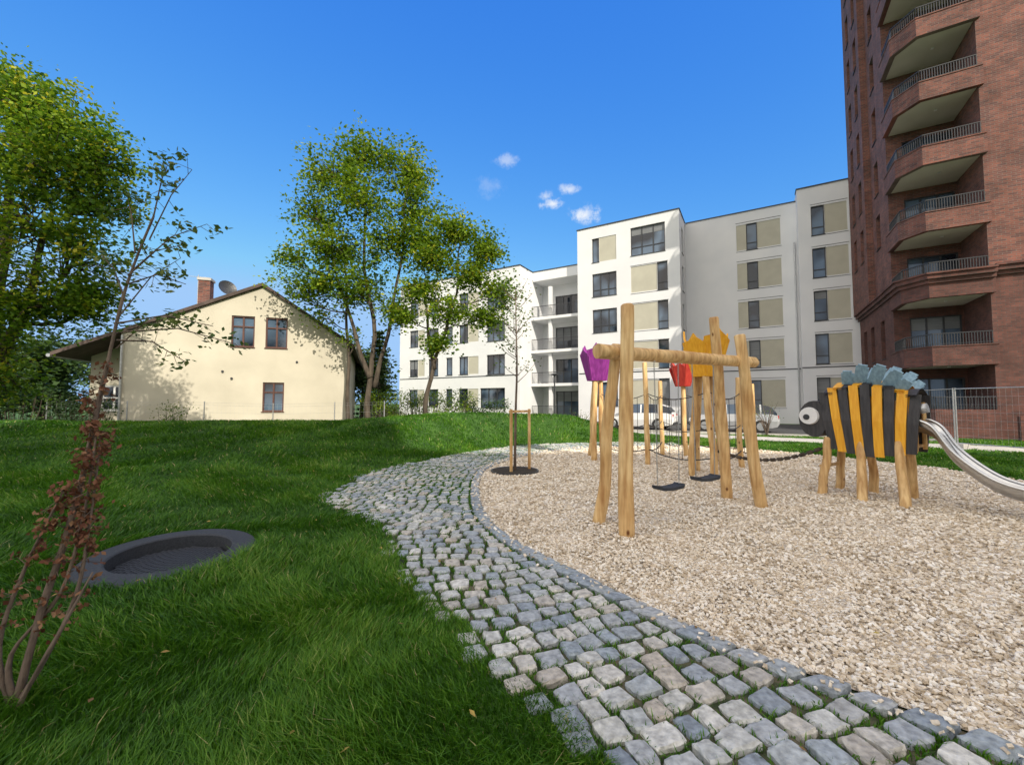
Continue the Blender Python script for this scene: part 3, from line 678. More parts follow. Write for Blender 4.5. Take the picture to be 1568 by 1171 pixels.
tree('locust_tree.001',[[(-3.55,17,.4),(-3.4,17,2.2),(-2.9,17,4),(-2.3,17,6),(-2.2,17,8)],[(-3.2,17,2.9),(-3.5,17,5),(-3.6,17,6.8)]],
 [((-2.35,17,8.5),(1.0,1,.8),1.2),((-1.15,17,7.9),(.85,1,.8),1.1),((-3.4,17,7.6),(1.0,1,.8),1.2),((-1.7,16.7,6.7),(1.1,1,.8),1.3),((-3.7,17,6.1),(.9,.9,.7),1.1),((-.5,17,6.1),(.65,.6,.7),.9),((-2.5,16.8,5.2),(1.0,.8,.6),1),((-4.4,17,5.1),(.7,.6,.5),.7),((-1.0,17,5.1),(.7,.5,.5),.8),((-3.1,16.9,4.0),(.7,.5,.4),.6)],
 44,.43,.14,M['leafA'],tr=.11,ncl=26,limb=.035)
tree('slender_locust_tree',[[(-7.3,18.6,0),(-7.3,18.6,3),(-7.45,18.6,6),(-7.6,18.6,9)]],[((-7.6,18.6,8.5),(.8,.8,1.2),.8),((-7.2,18.6,6.3),(.8,.8,.8),.7),((-8.4,18.8,5.4),(.9,.8,.7),.5),((-7.0,18.6,4.4),(.5,.5,.5),.3)],34,.42,.14,M['leafA'],tr=.10,ncl=20,limb=.04)
LT=[((-11.6,9.6,8.6),1.0),((-10.5,9.6,8.0),1.05),((-9.5,9.5,7.2),.72),((-10.5,9.2,7.0),1.1),((-11.8,9.4,7.2),1.2),((-9.65,9.5,6.2),.82),((-11.1,9.2,5.6),1.25),((-9.9,9.4,4.9),.9),((-11.7,9,4.1),1.25),((-10.6,9.3,3.7),1.0),((-11.4,9.3,2.4),1.1),((-9.8,9.6,3.9),.55),((-13.2,9.5,8.4),1.3),((-13.4,9.3,6),1.4),((-13.4,9.3,3.6),1.4),((-12.6,10.5,9.3),1.0)]
tree('large_deciduous_tree',[[(-12.4,9.8,0),(-12.3,9.8,2.5),(-12,9.7,5),(-11.8,9.6,8)],[(-12.3,9.8,1.8),(-11.3,9.6,3.8),(-10.7,9.5,6)]],[(c,r,1.0) for c,r in LT],62,.34,.100,M['leafL'],tr=.20,ncl=32,limb=.055)
for nm,(x,y,z,r) in [('background_tree',(-27,30,4,3.2)),('background_tree.001',(-34,34,4.5,4)),('background_tree.002',(-20,15.5,2.6,1.7)),('background_tree.003',(-10.8,30,3.5,2.3)),('background_tree.004',(-42,30,4,5)),('background_tree.005',(-22.5,20,2.8,1.8)),('background_tree.006',(-29,22,3,2.5)),('background_tree.007',(-15,36,3.5,3))]:
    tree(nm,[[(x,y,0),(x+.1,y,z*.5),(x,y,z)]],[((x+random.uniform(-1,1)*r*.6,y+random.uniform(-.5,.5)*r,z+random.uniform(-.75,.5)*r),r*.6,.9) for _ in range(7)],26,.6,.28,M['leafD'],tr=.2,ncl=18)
def spruce(name,x,y,h,r):
    e=empty(name,(x,y,0));B=Buf();B.tube([(0,0,0),(0,0,h)],[.14,.02],M['bark'],7);cl=[]
    z=.8
    while z<h:
        rr=r*(1-z/h)+.1
        for i in range(9):
            a=random.uniform(0,6.28);p=(math.cos(a)*rr,math.sin(a)*rr,z-.15*rr)
            B.tube([(0,0,z),p],[.02,.005],M['bark'],4,cap=False)
            for k in (.4,.7,1): cl.append((p[0]*k,p[1]*k,z-.15*rr*k,.7))
        z+=.28
    B.build('trunk_and_branches',e,smooth=True);leaves('foliage',cl,12,.28,.16,M['leafD'],e,flat=.4)
spruce('spruce_tree',-8.6,27,6.3,1.5)
def bush(name,x,y,rx,ry,h,mat,n=120,ls=.07,z0=0):
    e=empty(name,(x,y,z0));B=Buf();cl=[]
    for i in range(n):
        px=random.uniform(-rx,rx);py=random.uniform(-ry,ry);pz=h*random.uniform(.1,1)**.7
        B.tube([(px*.6,py*.6,0),(px*.9,py*.9,pz*.6),(px,py,pz)],[.012,.008,.003],M['bark'],4,cap=False);cl.append((px,py,pz,1))
    B.build('stems',e);leaves('foliage',cl,26,.22,ls,mat,e)
bush('hedge',-4.6,20.3,2.7,.4,1.95,M['leafA'],260,.09,.1)
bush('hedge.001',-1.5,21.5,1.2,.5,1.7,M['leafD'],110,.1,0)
bush('garden_shrub',-12.6,15.6,.5,.4,1.2,M['leafS'],22,.07,.3)
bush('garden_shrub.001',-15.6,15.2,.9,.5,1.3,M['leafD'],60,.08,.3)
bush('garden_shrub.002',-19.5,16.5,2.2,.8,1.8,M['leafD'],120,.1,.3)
def staked():
    e=empty('staked_young_tree',(.06,9.35,0));B=Buf();tr_=[(0,0,0),(.02,0,1.3),(.05,0,2.3),(.03,0,3.3),(.02,0,4.1)]
    B.tube(catmull(tr_,4),[.035*(1-.8*i/16) for i in range(17)],M['bark_l'],7);cl=[]
    for i in range(26):
        z=random.uniform(1.9,3.9);a=random.uniform(0,6.28);L=random.uniform(.25,.6)*(1.25-.25*z/4)
        p=Vector((math.cos(a)*L*.75,math.sin(a)*L*.75,z+L*.75));B.tube([(.03,0,z),(p.x*.5,p.y*.5,z+L*.3),p],[.009,.006,.003],M['bark_l'],4,cap=False)
        cl.append((*p,.7));cl.append((p.x*.6,p.y*.6,z+L*.45,.6))
    B.build('trunk_and_branches',e,smooth=True);leaves('foliage',cl,8,.22,.07,M['leafS'],e)
    s=Buf()
    for x,y in ((-.08,-.22),(.33,.18)): s.tube([(x,y,0),(x,y,1.38)],[.034,.032],M['log'],9)
    s.beam((-.12,-.22,1.33),(.36,.18,1.33),.03,.05,M['log'])
    s.build('stakes',e,smooth=False)
    m=Buf();n=32;ring=lambda r,z:[(r*math.cos(t),r*math.sin(t),z) for t in np.linspace(0,2*math.pi,n,endpoint=False)]
    a=ring(.5,.035);m.face(a,M['mulch']);b=ring(.53,.04);c=ring(.53,-.02)
    for i in range(n): m.face([a[i],b[i],b[(i+1)%n],a[(i+1)%n]],M['dark']);m.face([b[i],c[i],c[(i+1)%n],b[(i+1)%n]],M['dark'])
    m.build('mulch_ring',e)
staked()
def dry_sapling():
    bx,by=-2.38,2.08;z0=hz(bx,by);e=empty('dry_shrub',(bx,by,z0));B=Buf();cd=[];cg=[]
    stems=[[(0,0,0),(.02,.05,.35),(.0,.2,.8),(-.02,.32,1.3),(-.02,.4,1.75),(.02,.45,2.2),(.12,.5,2.65)],
           [(0,0,.02),(-.06,.02,.25),(.06,.12,.5),(.1,.18,.9),(.03,.3,1.35)],
           [(0,0,.02),(.1,.02,.22),(.16,.1,.5),(.12,.2,.9),(.05,.3,1.3)],
           [(-.02,0,.0),(-.12,.02,.3),(-.1,.1,.65),(-.04,.2,1.0)],[(.02,-.02,0),(.14,-.05,.2),(.22,0,.42),(.26,.08,.62)],[(0,0,0),(-.18,.05,.18),(-.3,.05,.4),(-.33,.1,.7)]]
    for i,s in enumerate(stems):
        p=catmull(s,5);r=.019 if i==0 else .013
        B.tube(p,[r*(1-.7*j/(len(p)-1)) for j in range(len(p))],M['bark_l'],6,jit=.4,seed=i)
        for q in p:
            if .35<q[2]<1.75 and i<4:
                for _ in range(6 if q[2]>.65 else 2):
                    a=random.uniform(0,6.28);L=random.uniform(.015,.07);w=(q[0]+math.cos(a)*L,q[1]+math.sin(a)*L,q[2]+random.uniform(-.05,.06))
                    B.tube([q,w],[.003,.0015],M['bark_l'],3,cap=False);cd.append((*w,1))
    tw=[((.0,.42,1.8),(.25,.5,2.0)),((0,.43,2.0),(.30,.5,2.38)),((.02,.45,2.2),(.38,.45,2.2)),((.05,.46,2.3),(.42,.55,2.62)),((.1,.5,2.5),(.35,.5,2.95)),((-.02,.42,1.95),(.52,.5,1.95)),((0,.43,1.9),(.66,.5,1.84)),((.02,.44,2.1),(-.2,.5,2.4)),((.05,.46,2.4),(-.1,.55,2.8)),((.12,.5,2.65),(.2,.5,3.0)),((0,.42,1.85),(.4,.45,1.72)),((.03,.44,2.25),(.22,.6,2.5))]
    for a,b in tw:
        a=Vector(a);b=Vector(b);m=a.lerp(b,.5)+Vector((0,0,.06));B.tube([a,m,b],[.006,.004,.002],M['bark_l'],4,cap=False)
        for k in np.linspace(.35,1,8):
            q=a.lerp(m,k*2) if k<.5 else m.lerp(b,k*2-1);o=Vector((random.gauss(0,.05),random.gauss(0,.05),random.gauss(0,.04)))
            B.tube([q,q+o],[.002,.001],M['bark_l'],3,cap=False);cg.append((*(q+o),1))
    B.build('stems',e,smooth=True);leaves('dry_foliage',cd,7,.026,.03,M['leafB'],e,droop=.9);leaves('green_foliage',cg,8,.045,.038,M['leafS'],e)
dry_sapling()
def litter():
    n=420;x=rng.uniform(-7,5,n);y=rng.uniform(1.6,13,n);ins=inpoly(x,y,REG)
    k=(rng.random(n)<np.where(x<0,1,.45))&(np.hypot(x-TR[0],y-TR[1])>.7);x=x[k];y=y[k];ins=ins[k];n=len(x)
    z=np.where(ins,.036,H(x,y)+.075);a=rng.uniform(0,6.28,n);l=rng.uniform(.012,.026,n);t=rng.normal(0,.5,(n,2))
    c,s=np.cos(a),np.sin(a)
    def pt(u,v,dz): return np.stack([x+l*(u*c-v*s),y+l*(u*s+v*c),z+l*(dz+t[:,0]*u*.5+t[:,1]*v*.5)],-1)
    P=np.stack([pt(-1,0,0),pt(0,-.5,.15),pt(1,0,.05),pt(0,.5,.2)],1).reshape(-1,3)
    npmesh('fallen_leaves',P,np.arange(n*4),np.arange(n)*4,M['litter'],np.repeat(rng.random(n),4))
litter()

# ---------------------------------------------------------------- trampoline
def trampoline():
    e=empty('ground_trampoline',(TR[0],TR[1],.085));e.rotation_euler=(math.radians(2),math.radians(1.5),0);b=Buf();n=56;R=M['rubber']
    ring=lambda r,z:[(r*math.cos(t),r*math.sin(t),z) for t in np.linspace(0,2*math.pi,n,endpoint=False)]
    prof=[(.68,-.05),(.66,.035),(.64,.05),(.47,.055),(.455,.045),(.45,-.11)]
    rs=[ring(*p) for p in prof]
    for i in range(len(rs)-1):
        for j in range(n): b.face([rs[i][j],rs[i][(j+1)%n],rs[i+1][(j+1)%n],rs[i+1][j]],R)
    b.build('rubber_surround',e)
    m=Buf()
    m.face(ring(.45,-.1),M['dark'])
    for i in range(24):
        x=-.43+i*.0374;L=math.sqrt(max(0,.445**2-x*x));
        if L<.05: continue
        k=int(L*2/.05)
        for j in range(k):
            y=-L+j*.05; m.box(x,x+.030,y,y+.043,-.075,-.052,R)
    m.build('jumping_mat',e)
trampoline()

# ---------------------------------------------------------------- playground
def log(buf,p0,p1,r,seed=0,bend=.02,taper=.88,chamfer=True):
    p0=Vector(p0);p1=Vector(p1);n=14;ps=[];rs=[]
    L=(p1-p0).length
    for i in range(n+1):
        t=i/n;o=Vector((mnoise.noise(Vector((seed*3.1,t*2.2,0))),mnoise.noise(Vector((seed*3.1+9,t*2.2,5))),0))*bend*2*math.sin(math.pi*min(1,t+.1))
        ps.append(p0.lerp(p1,t)+o);rs.append(r*(1-(1-taper)*t)*(1+.05*mnoise.noise(Vector((seed,t*5,2)))))
    if chamfer:
        d=(ps[-1]-ps[-2]).normalized();ps.append(ps[-1]+d*.02);rs.append(rs[-1]*.8)
    buf.tube(ps,rs,M['log'],16,jit=.12,seed=seed)
def swing():
    e=empty('wooden_swing_set');b=Buf()
    log(b,(1.29,4.79,-.1),(1.375,4.93,2.66),.088,1,.03)
    log(b,(1.08,5.38,-.1),(1.30,5.17,2.22),.078,2,.035)
    log(b,(3.66,6.18,-.1),(3.37,6.14,2.50),.085,3,.04)
    log(b,(3.42,6.72,-.1),(3.13,6.42,2.82),.080,4,.04)
    log(b,(1.02,4.93,2.12),(3.72,6.40,2.13),.088,5,.03,.92)
    b.build('log_frame',e,smooth=True)
    s=Buf();c=Buf();d=Vector((.873,.487,0))
    for (x,y,z) in ((2.03,5.48,.42),(2.68,5.85,.47)):
        o=Vector((x,y,z));nrm=Vector((-.487,.873,0))
        prof=[(-.21,.02),(-.18,.0),(0,-.012),(.18,.0),(.21,.02)]
        vs=[]
        for u,h in prof:
            for w in (-.085,.085):
                for t in (-.018,.018): vs.append(tuple(o+d*u+nrm*w+Vector((0,0,h+t))))
        i0=len(s.v);s.v+=vs;k=s.mi(M['rubber'])
        for i in range(4):
            a=i0+i*4;q=a+4
            for f in [(a,a+2,q+2,q),(a+1,q+1,q+3,a+3),(a,q,q+1,a+1),(a+2,a+3,q+3,q+2)]: s.f.append(f);s.m.append(k)
        s.f.append((i0,i0+1,i0+3,i0+2));s.m.append(k);s.f.append((i0+16,i0+18,i0+19,i0+17));s.m.append(k)
        for u in (-.2,.2):
            top=o+d*u*1.15;top.z=2.06;bot=o+d*u+Vector((0,0,.02))
            n=60
            for i in range(n):
                a=bot.lerp(top,i/n);q=bot.lerp(top,(i+.95)/n);ww=(d if i%2 else nrm)
                c.beam(a+ww*.006,q+ww*.006,.005,.005,M['galv'],up=(1,0,.1));c.beam(a-ww*.006,q-ww*.006,.005,.005,M['galv'],up=(1,0,.1))
            c.tube([top-Vector((0,0,.02)),top+Vector((0,0,.06))],.02,M['galv'],8)
    s.build('swing_seats',e);c.build('chains',e)
swing()
def petal(b,c,ang,r0,r1,z0,z1,w0,w1,m,t=.03,point=.25):
    er=Vector((math.cos(ang),math.sin(ang),0));et=Vector((-math.sin(ang),math.cos(ang),0));c=Vector(c)
    zt=z1-z0
    out=[(-w0/2,0,r0),(w0/2,0,r0),(w1/2,zt*.72,r0+(r1-r0)*.8),(w1*.34,zt*.80,r1*.97),(w1*.12,zt*.90,r1),(0,zt,r1),(-w1*.2,zt*.84,r1*.97),(-w1/2,zt*.80,r0+(r1-r0)*.85)]
    F=[c+er*r+et*u+Vector((0,0,z0+z)) for u,z,r in out];K=[p-er*t for p in F];n=len(F)
    b.face(F,m);b.face(K[::-1],m)
    for i in range(n): b.face([F[i],F[(i+1)%n],K[(i+1)%n],K[i]],m)
def flower(name,c,z0,z1,r,mat,posts,seed,inner=None):
    e=empty(name,(c[0],c[1],0));b=Buf();p=Buf()
    for i,(x0,y0,x1,y1,h,pr) in enumerate(posts): log(p,(x0-c[0],y0-c[1],-.05),(x1-c[0],y1-c[1],h),pr,seed+i,.03)
    p.build('log_posts',e,smooth=True)
    for i in range(6):
        petal(b,(0,0,0),i*math.pi/3+seed*.3,r*.5,r*(.95+.08*math.sin(i*2)),z0+.0,z1-(.10 if i%2 else 0),r*.65,r*1.12,mat)
    n=12;fl=[(r*.55*math.cos(t),r*.55*math.sin(t),z0+.04) for t in np.linspace(0,2*math.pi,n,endpoint=False)];b.face(fl,M['log'])
    if inner:
        for i in range(5): petal(b,(0,0,0),i*2*math.pi/5+.4,r*.2,r*.45,z0+.1,z1-.2,r*.3,r*.5,inner)
    b.build('petals',e)
flower('purple_tulip_play_post',(2.32,11.4),2.12,3.12,.45,M['purple'],[(2.16,11.1,2.26,11.3,2.3,.075),(2.24,12.1,2.3,11.6,2.3,.07),(2.42,11.15,2.4,11.35,2.3,.07)],1)
flower('yellow_flower_play_post',(4.0,8.6),2.05,3.02,.47,M['yellow'],[(3.98,8.3,3.90,8.45,2.35,.075),(4.1,9.35,4.0,8.9,2.35,.075),(4.28,8.5,4.1,8.6,2.3,.07),(3.78,8.85,3.86,8.75,2.25,.065)],2,M['yellow'])
flower('red_tulip_play_post',(4.95,12.1),2.0,2.8,.36,M['red_f'],[(5.02,12.1,4.95,12.1,2.2,.07)],3)
def climbing():
    e=empty('rope_climbing_course');b=Buf()
    P=[(3.32,10.3,2.5),(4.4,12.3,2.15),(6.35,11.0,2.0),(5.4,9.9,2.1)]
    for i,(x,y,h) in enumerate(P): log(b,(x,y,-.05),(x-.04,y,h),.065,20+i,.03)
    b.build('log_posts',e,smooth=True);r=Buf()
    def cat(a,c,sag,rad=.010,n=10):
        a=Vector(a);c=Vector(c);r.tube([a.lerp(c,i/n)-Vector((0,0,sag*4*(i/n)*(1-i/n))) for i in range(n+1)],rad,M['rope'],6)
    A=(2.4,11.2);Bp=(3.32,10.3);C=(4.4,12.3);D=(5.02,12.1);Y=(3.98,8.45);Z=(6.35,11);X=(5.4,9.9)
    for p,q in ((A,Bp),(Bp,Y),(Bp,C),(C,D),(D,Z),(X,Z),(Y,X)):
        cat((*p,1.75),(*q,1.75),.15);cat((*p,1.0),(*q,1.0),.12);cat((*p,.4),(*q,.4),.12,.014)
        for t in (.2,.4,.6,.8):
            x=p[0]+(q[0]-p[0])*t;y=p[1]+(q[1]-p[1])*t;s=4*t*(1-t);r.tube([(x,y,1.75-.15*s),(x,y,.4-.12*s)],.007,M['rope'],5)
    a=Vector((4.15,8.5,.55));c=Vector((5.45,7.2,.80));pts=[a.lerp(c,i/16)-Vector((0,0,.22*4*(i/16)*(1-i/16))) for i in range(17)]
    r.tube(pts,.016,M['rope'],7);r.build('ropes',e)
    k=Buf()
    for i in range(0,15,1):
        k.tube([pts[i].lerp(pts[i+1],.12),pts[i].lerp(pts[i+1],.8)],.034,M['bark'],9)
    k.build('balance_rope_sleeves',e)
climbing()
def bee():
    e=empty('bee_play_house',(5.49,7.28,0),math.atan2(-.83,.557));L=Buf()
    legs=[(-.01,-.36,.08,-.27),(0,.36,.1,.26),(.58,-.50,.52,-.28),(.46,.44,.5,.26),(1.06,-.46,.98,-.28),(.95,.46,.98,.26)]
    for i,(x0,y0,x1,y1) in enumerate(legs): log(L,(x0,y0,-.05),(x1,y1,.92),.068,40+i,.02,.85)
    log(L,(-.02,-.3,.45),(.02,.32,.45),.03,50,.01)
    L.build('log_legs',e,smooth=True);B=Buf();n=9;w=1.16/n;x0=.05
    def zt(x): t=(x-x0)/1.16;return 1.55+.25*math.sin(math.pi*min(1,t*.75+.16))
    def zbm(x): t=(x-x0)/1.16;return .78-.10*math.sin(math.pi*t)+.0
    for i in range(n):
        m=M['slate'] if i%2==0 else M['yellow'];xa=x0+i*w+.004;xb=x0+(i+1)*w-.004
        hh=zt((xa+xb)/2)+random.uniform(-.02,.02);hb=zbm((xa+xb)/2)+random.uniform(-.015,.015)
        fan=(i-4)*.010-.012
        for y,yo in ((-.31,-.03),(.31,.03)):
            bulge=.05*math.sin(math.pi*(i+.5)/n);sg=-1 if y<0 else 1
            ya=y+sg*bulge;yi=ya-sg*.03
            zs=[hb,(hb+hh)/2,hh];ins=[.02,0,.05]
            for a_,c_ in ((0,1),(1,2)):
                P=[]
                for z_,q in ((zs[a_],ins[a_]),(zs[c_],ins[c_])):
                    f=fan*(z_-1.1)*3
                    for xx in (xa+f,xb+f):
                        for yy in (ya-sg*q,yi-sg*q): P.append((xx,yy,z_))
                o=len(B.v);B.v+=P;kk=B.mi(m)
                for fc in [(0,2,6,4),(1,5,7,3),(0,4,5,1),(2,3,7,6),(0,1,3,2),(4,6,7,5)]:B.f.append(tuple(o+j for j in fc));B.m.append(kk)
        prev=None
        for j in range(7):
            t=j/6;y=-.31+.62*t;z=hh-.005+.10*math.sin(math.pi*t)
            if prev: B.face([(xa,prev[0],prev[1]),(xb,prev[0],prev[1]),(xb,y,z),(xa,y,z)],m);B.face([(xa,prev[0],prev[1]-.025),(xa,y,z-.025),(xb,y,z-.025),(xb,prev[0],prev[1]-.025)],m)
            prev=(y,z)
    B.box(x0,x0+1.1,-.28,.28,.84,.88,M['log']);B.build('striped_body',e)
    Hd=Buf();out=[]
    for k in range(20):
        t=2*math.pi*k/20;out.append((-.10+.235*math.cos(t)*(1 if math.cos(t)<0 else .8),1.24+.31*math.sin(t)))
    for y0_,y1_ in ((-.30,-.10),(-.09,.09),(.10,.30)):
        A=[(x,y0_,z) for x,z in out];C=[(x,y1_,z) for x,z in out];Hd.face(A,M['slate']);Hd.face(C[::-1],M['slate'])
        for i in range(20): j=(i+1)%20;Hd.face([A[i],C[i],C[j],A[j]],M['slate'])
    for sg in (-1,1):
        Hd.tube([(-.17,sg*.302,1.29),(-.17,sg*.345,1.29)],[.15,.14],M['white_p'],24);Hd.tube([(-.20,sg*.346,1.27),(-.20,sg*.36,1.27)],[.05,.045],M['dark'],16)
    Hd.build('head_with_eyes',e)
    W=Buf()
    for sg in (-1,1):
        for i,(x,l,an) in enumerate([(.34,.36,.25),(.46,.50,.45),(.60,.54,.62),(.74,.50,.80),(.86,.38,.95)]):
            p0=Vector((x,sg*(.10+.012*i),1.68-.02*i));d=Vector((math.sin(an)*.8-.10,sg*.40,math.cos(an)*.8)).normalized();p1=p0+d*l
            W.beam(p0,p1,.165,.026,M['blue'],up=(0,sg,-.4));W.beam(p1,p1+d*.04,.12,.025,M['blue'],up=(0,sg,-.4))
    W.build('wings',e)
    T=Buf();T.tube([(1.2,-.2,1.42),(1.3,-.2,1.44)],[.07,.07],M['galv'],14);log(T,(1.16,-.25,.8),(1.16,-.25,1.5),.03,60,.005);log(T,(1.16,.25,.8),(1.16,.25,1.5),.03,61,.005);T.build('rear_frame',e,smooth=True)
    pth=catmull([(1.12,1.07),(1.24,1.05),(1.36,.95),(1.52,.66),(1.75,.42),(1.98,.27),(2.3,.20),(2.75,.19),(3.05,.19)],5)
    n=12;sl=Buf();rows=[]
    for x,z in pth:
        r=[]
        for j in range(n+1):
            t=j/n;a=math.pi*t;r.append((x,-.25*math.cos(a),z+.19-.19*math.sin(a)**.75))
        rows.append(r)
    for i in range(len(rows)-1):
        for j in range(n): sl.face([rows[i][j],rows[i+1][j],rows[i+1][j+1],rows[i][j+1]],M['steel'])
    sl2=Buf();sl2.tube([r[0] for r in rows],.022,M['steel'],8);sl2.tube([r[-1] for r in rows],.022,M['steel'],8)
    sl2.tube([(2.7,0,0),(2.7,0,.2)],.03,M['steel'],8)
    o=sl.build('slide_bed',e,smooth=True)
    md=o.modifiers.new('w','WELD');md.merge_threshold=.0005
    sl2.build('slide_rims_and_legs',e,smooth=True)
bee()

# ---------------------------------------------------------------- surroundings
sheet('concrete_path',CPP,.03,M['concrete'])
k=Buf()
for side in (.95,-.95):
    pp=offs(CPATH,side)
    for a,b in zip(pp[:-1],pp[1:]): k.beam((*a,-.02),(*b,-.02),.08,.12,M['concrete'])
k.build('path_edging')
sheet('parking_road',[(-6,29),(3,24.6),(12.5,19.4),(17,16.4),(21.0,19.5),(24,27),(14,34),(2,38),(-6,38)],.02,M['asphalt'])
def kerb():
    b=Buf();pts=[(-6,29),(3,24.6),(12.5,19.4),(17,16.4)]
    for a,c in zip(pts[:-1],pts[1:]): b.beam((*a,.04),(*c,.04),.15,.14,M['concrete'])
    b.build('road_kerb')
kerb()
def car(name,x,y,rz,paint):
    e=empty(name,(x,y,.02),rz);b=Buf()
    st=[(-2.1,.45,.72,.74,.70,.66),(-2.0,.30,.88,1.0,.80,.66),(-1.75,.25,.95,1.30,.86,.62),(-1.3,.22,.95,1.44,.88,.64),(-.4,.2,.95,1.48,.89,.66),(.2,.2,.94,1.44,.89,.64),(.95,.22,.92,.96,.88,.74),(1.6,.25,.84,.86,.86,.72),(2.0,.3,.70,.72,.80,.66),(2.12,.42,.6,.61,.7,.6)]
    rows=[]
    for X,z0,zb,zr,w,wr in st:
        rows.append([(X,-w*.93,z0),(X,-w,(z0+zb)/2),(X,-w*.97,zb),(X,-wr,zr),(X,wr,zr),(X,w*.97,zb),(X,w,(z0+zb)/2),(X,w*.93,z0)])
    for i in range(len(rows)-1):
        for j in range(8):
            k=(j+1)%8;glass=j in (2,4) and 1<=i<=5 or (j==3 and i in (1,5))
            b.face([rows[i][j],rows[i+1][j],rows[i+1][k],rows[i][k]],M['glass'] if glass else paint)
    b.face(rows[0][::-1],paint);b.face(rows[-1],paint)
    for X in (-1.3,-.35,.25):
        for s in (-1,1): b.beam((X,s*.868,.95),(X+.02,s*.672,1.43),.07,.02,paint,up=(0,s,0))
    o=b.build('body',e);w=Buf()
    for X in (-1.3,1.3):
        for s in (-1,1):
            w.tube([(X,s*.70,.32),(X,s*.90,.32)],.33,M['tyre'],20);w.tube([(X,s*.901,.32),(X,s*.91,.32)],[.21,.2],M['galv'],14)
    w.build('wheels',e);l=Buf()
    for s in (-1,1):
        l.box(-2.08,-1.98,s*.62-.12,s*.62+.12,.72,.88,M['lampred']);l.box(1.97,2.09,s*.62-.13,s*.62+.13,.58,.7,M['white_p']);l.box(.75,.9,s*.95-.08,s*.95+.08,.95,1.07,paint)
    l.box(-2.12,-2.05,-.26,.26,.5,.62,M['white_p']);l.box(-2.10,-1.95,-.7,.7,.3,.42,M['dark']);l.box(2.0,2.14,-.6,.6,.32,.45,M['dark']);l.build('lights_and_bumpers',e)
car('parked_car',7.5,24.9,math.radians(150),M['carpaint_w']);car('parked_car.001',11.9,22.6,math.radians(150),M['carpaint'])
def lamp(x,y):
    e=empty('street_lamp',(x,y,0));b=Buf();b.tube([(0,0,0),(0,0,.5),(0,0,3.2)],[.07,.05,.04],M['dark'],10);b.tube([(0,0,3.2),(0,0,3.28),(0,0,3.32)],[.06,.24,.2],M['dark'],16);b.build('post_and_head',e,smooth=False)
lamp(2.6,25.5)
def fence():
    e=empty('construction_fence');b=Buf()
    P=[Vector((16.2,17.6,.03)),Vector((15.0,14.2,.03)),Vector((15.7,10.9,.03))]
    for a,c in zip(P[:-1],P[1:]):
        d=(c-a).normalized();a2=a+d*.04;c2=c-d*.04;u=Vector((0,0,1))
        for q in (a2,c2): b.tube([q,q+u*2.0],.021,M['galv'],8)
        for z in (.15,1.97): b.tube([a2+u*z,c2+u*z],.016,M['galv'],8)
        L=(c2-a2).length
        for i in range(1,int(L/.14)): q=a2+d*i*.14;b.tube([q+u*.15,q+u*1.97],.0017,M['galv'],4,cap=False)
        for z in np.arange(.4,1.9,.26): b.tube([a2+u*z,c2+u*z],.0018,M['galv'],4,cap=False)
    for p in P:
        b.box(p.x-.11,p.x+.11,p.y-.33,p.y+.33,.03,.17,M['concrete'])
    b.build('panels',e)
fence()
def gfence():
    e=empty('garden_wire_fence');b=Buf()
    xs=[-18,-15.2,-12.4,-9.8,-7.4,-5.4]
    pts=[(x,16.2+.12*(x+18)) for x in xs];ps=[Vector((x,y,hz(x,y))) for x,y in pts]
    for p in ps:b.tube([p,p+Vector((0,0,1.05))],.022,M['galv'],7)
    for a,c in zip(ps[:-1],ps[1:]):
        for z in (.3,.6,.9,1.0): b.tube([a+Vector((0,0,z)),c+Vector((0,0,z))],.003,M['galv'],4,cap=False)
        n=int((c-a).length/.16)
        for i in range(n): q=a.lerp(c,i/n);b.tube([q+Vector((0,0,.1)),q+Vector((0,0,1.0))],.0018,M['galv'],3,cap=False)
    b.build('posts_and_mesh',e)
gfence()
def bare(name,x,y,h):
    e=empty(name,(x,y,0));b=Buf();cl=[]
    for i in range(18):
        a=random.uniform(0,6.28);l=random.uniform(.3,.8);p=Vector((math.cos(a)*l,math.sin(a)*l*.6,h*random.uniform(.6,1)))
        m=Vector((p.x*.35,p.y*.35,p.z*.55));b.tube([(0,0,0),m,p],[.02,.012,.004],M['bark_l'],5,cap=False);cl.append((*p,1));cl.append((*m.lerp(p,.6),.8))
    b.build('branches',e);leaves('foliage',cl,6,.25,.06,M['leafS'],e)
bare('young_shrub',11.9,19.6,1.6);bare('young_shrub.001',3.1,19.2,1.2)
# ---------------------------------------------------------------- light, sky, camera
w=bpy.data.worlds.new('World');S.world=w;w.use_nodes=True;N=w.node_tree.nodes;L=w.node_tree.links
bg=N['Background'];sky=N.new('ShaderNodeTexSky');sky.sky_type='NISHITA';sky.sun_disc=False;sky.sun_elevation=SUN_EL;sky.sun_rotation=SUN_AZ
sky.air_density=1.0;sky.dust_density=.3;sky.ozone_density=2.2;sky.altitude=200
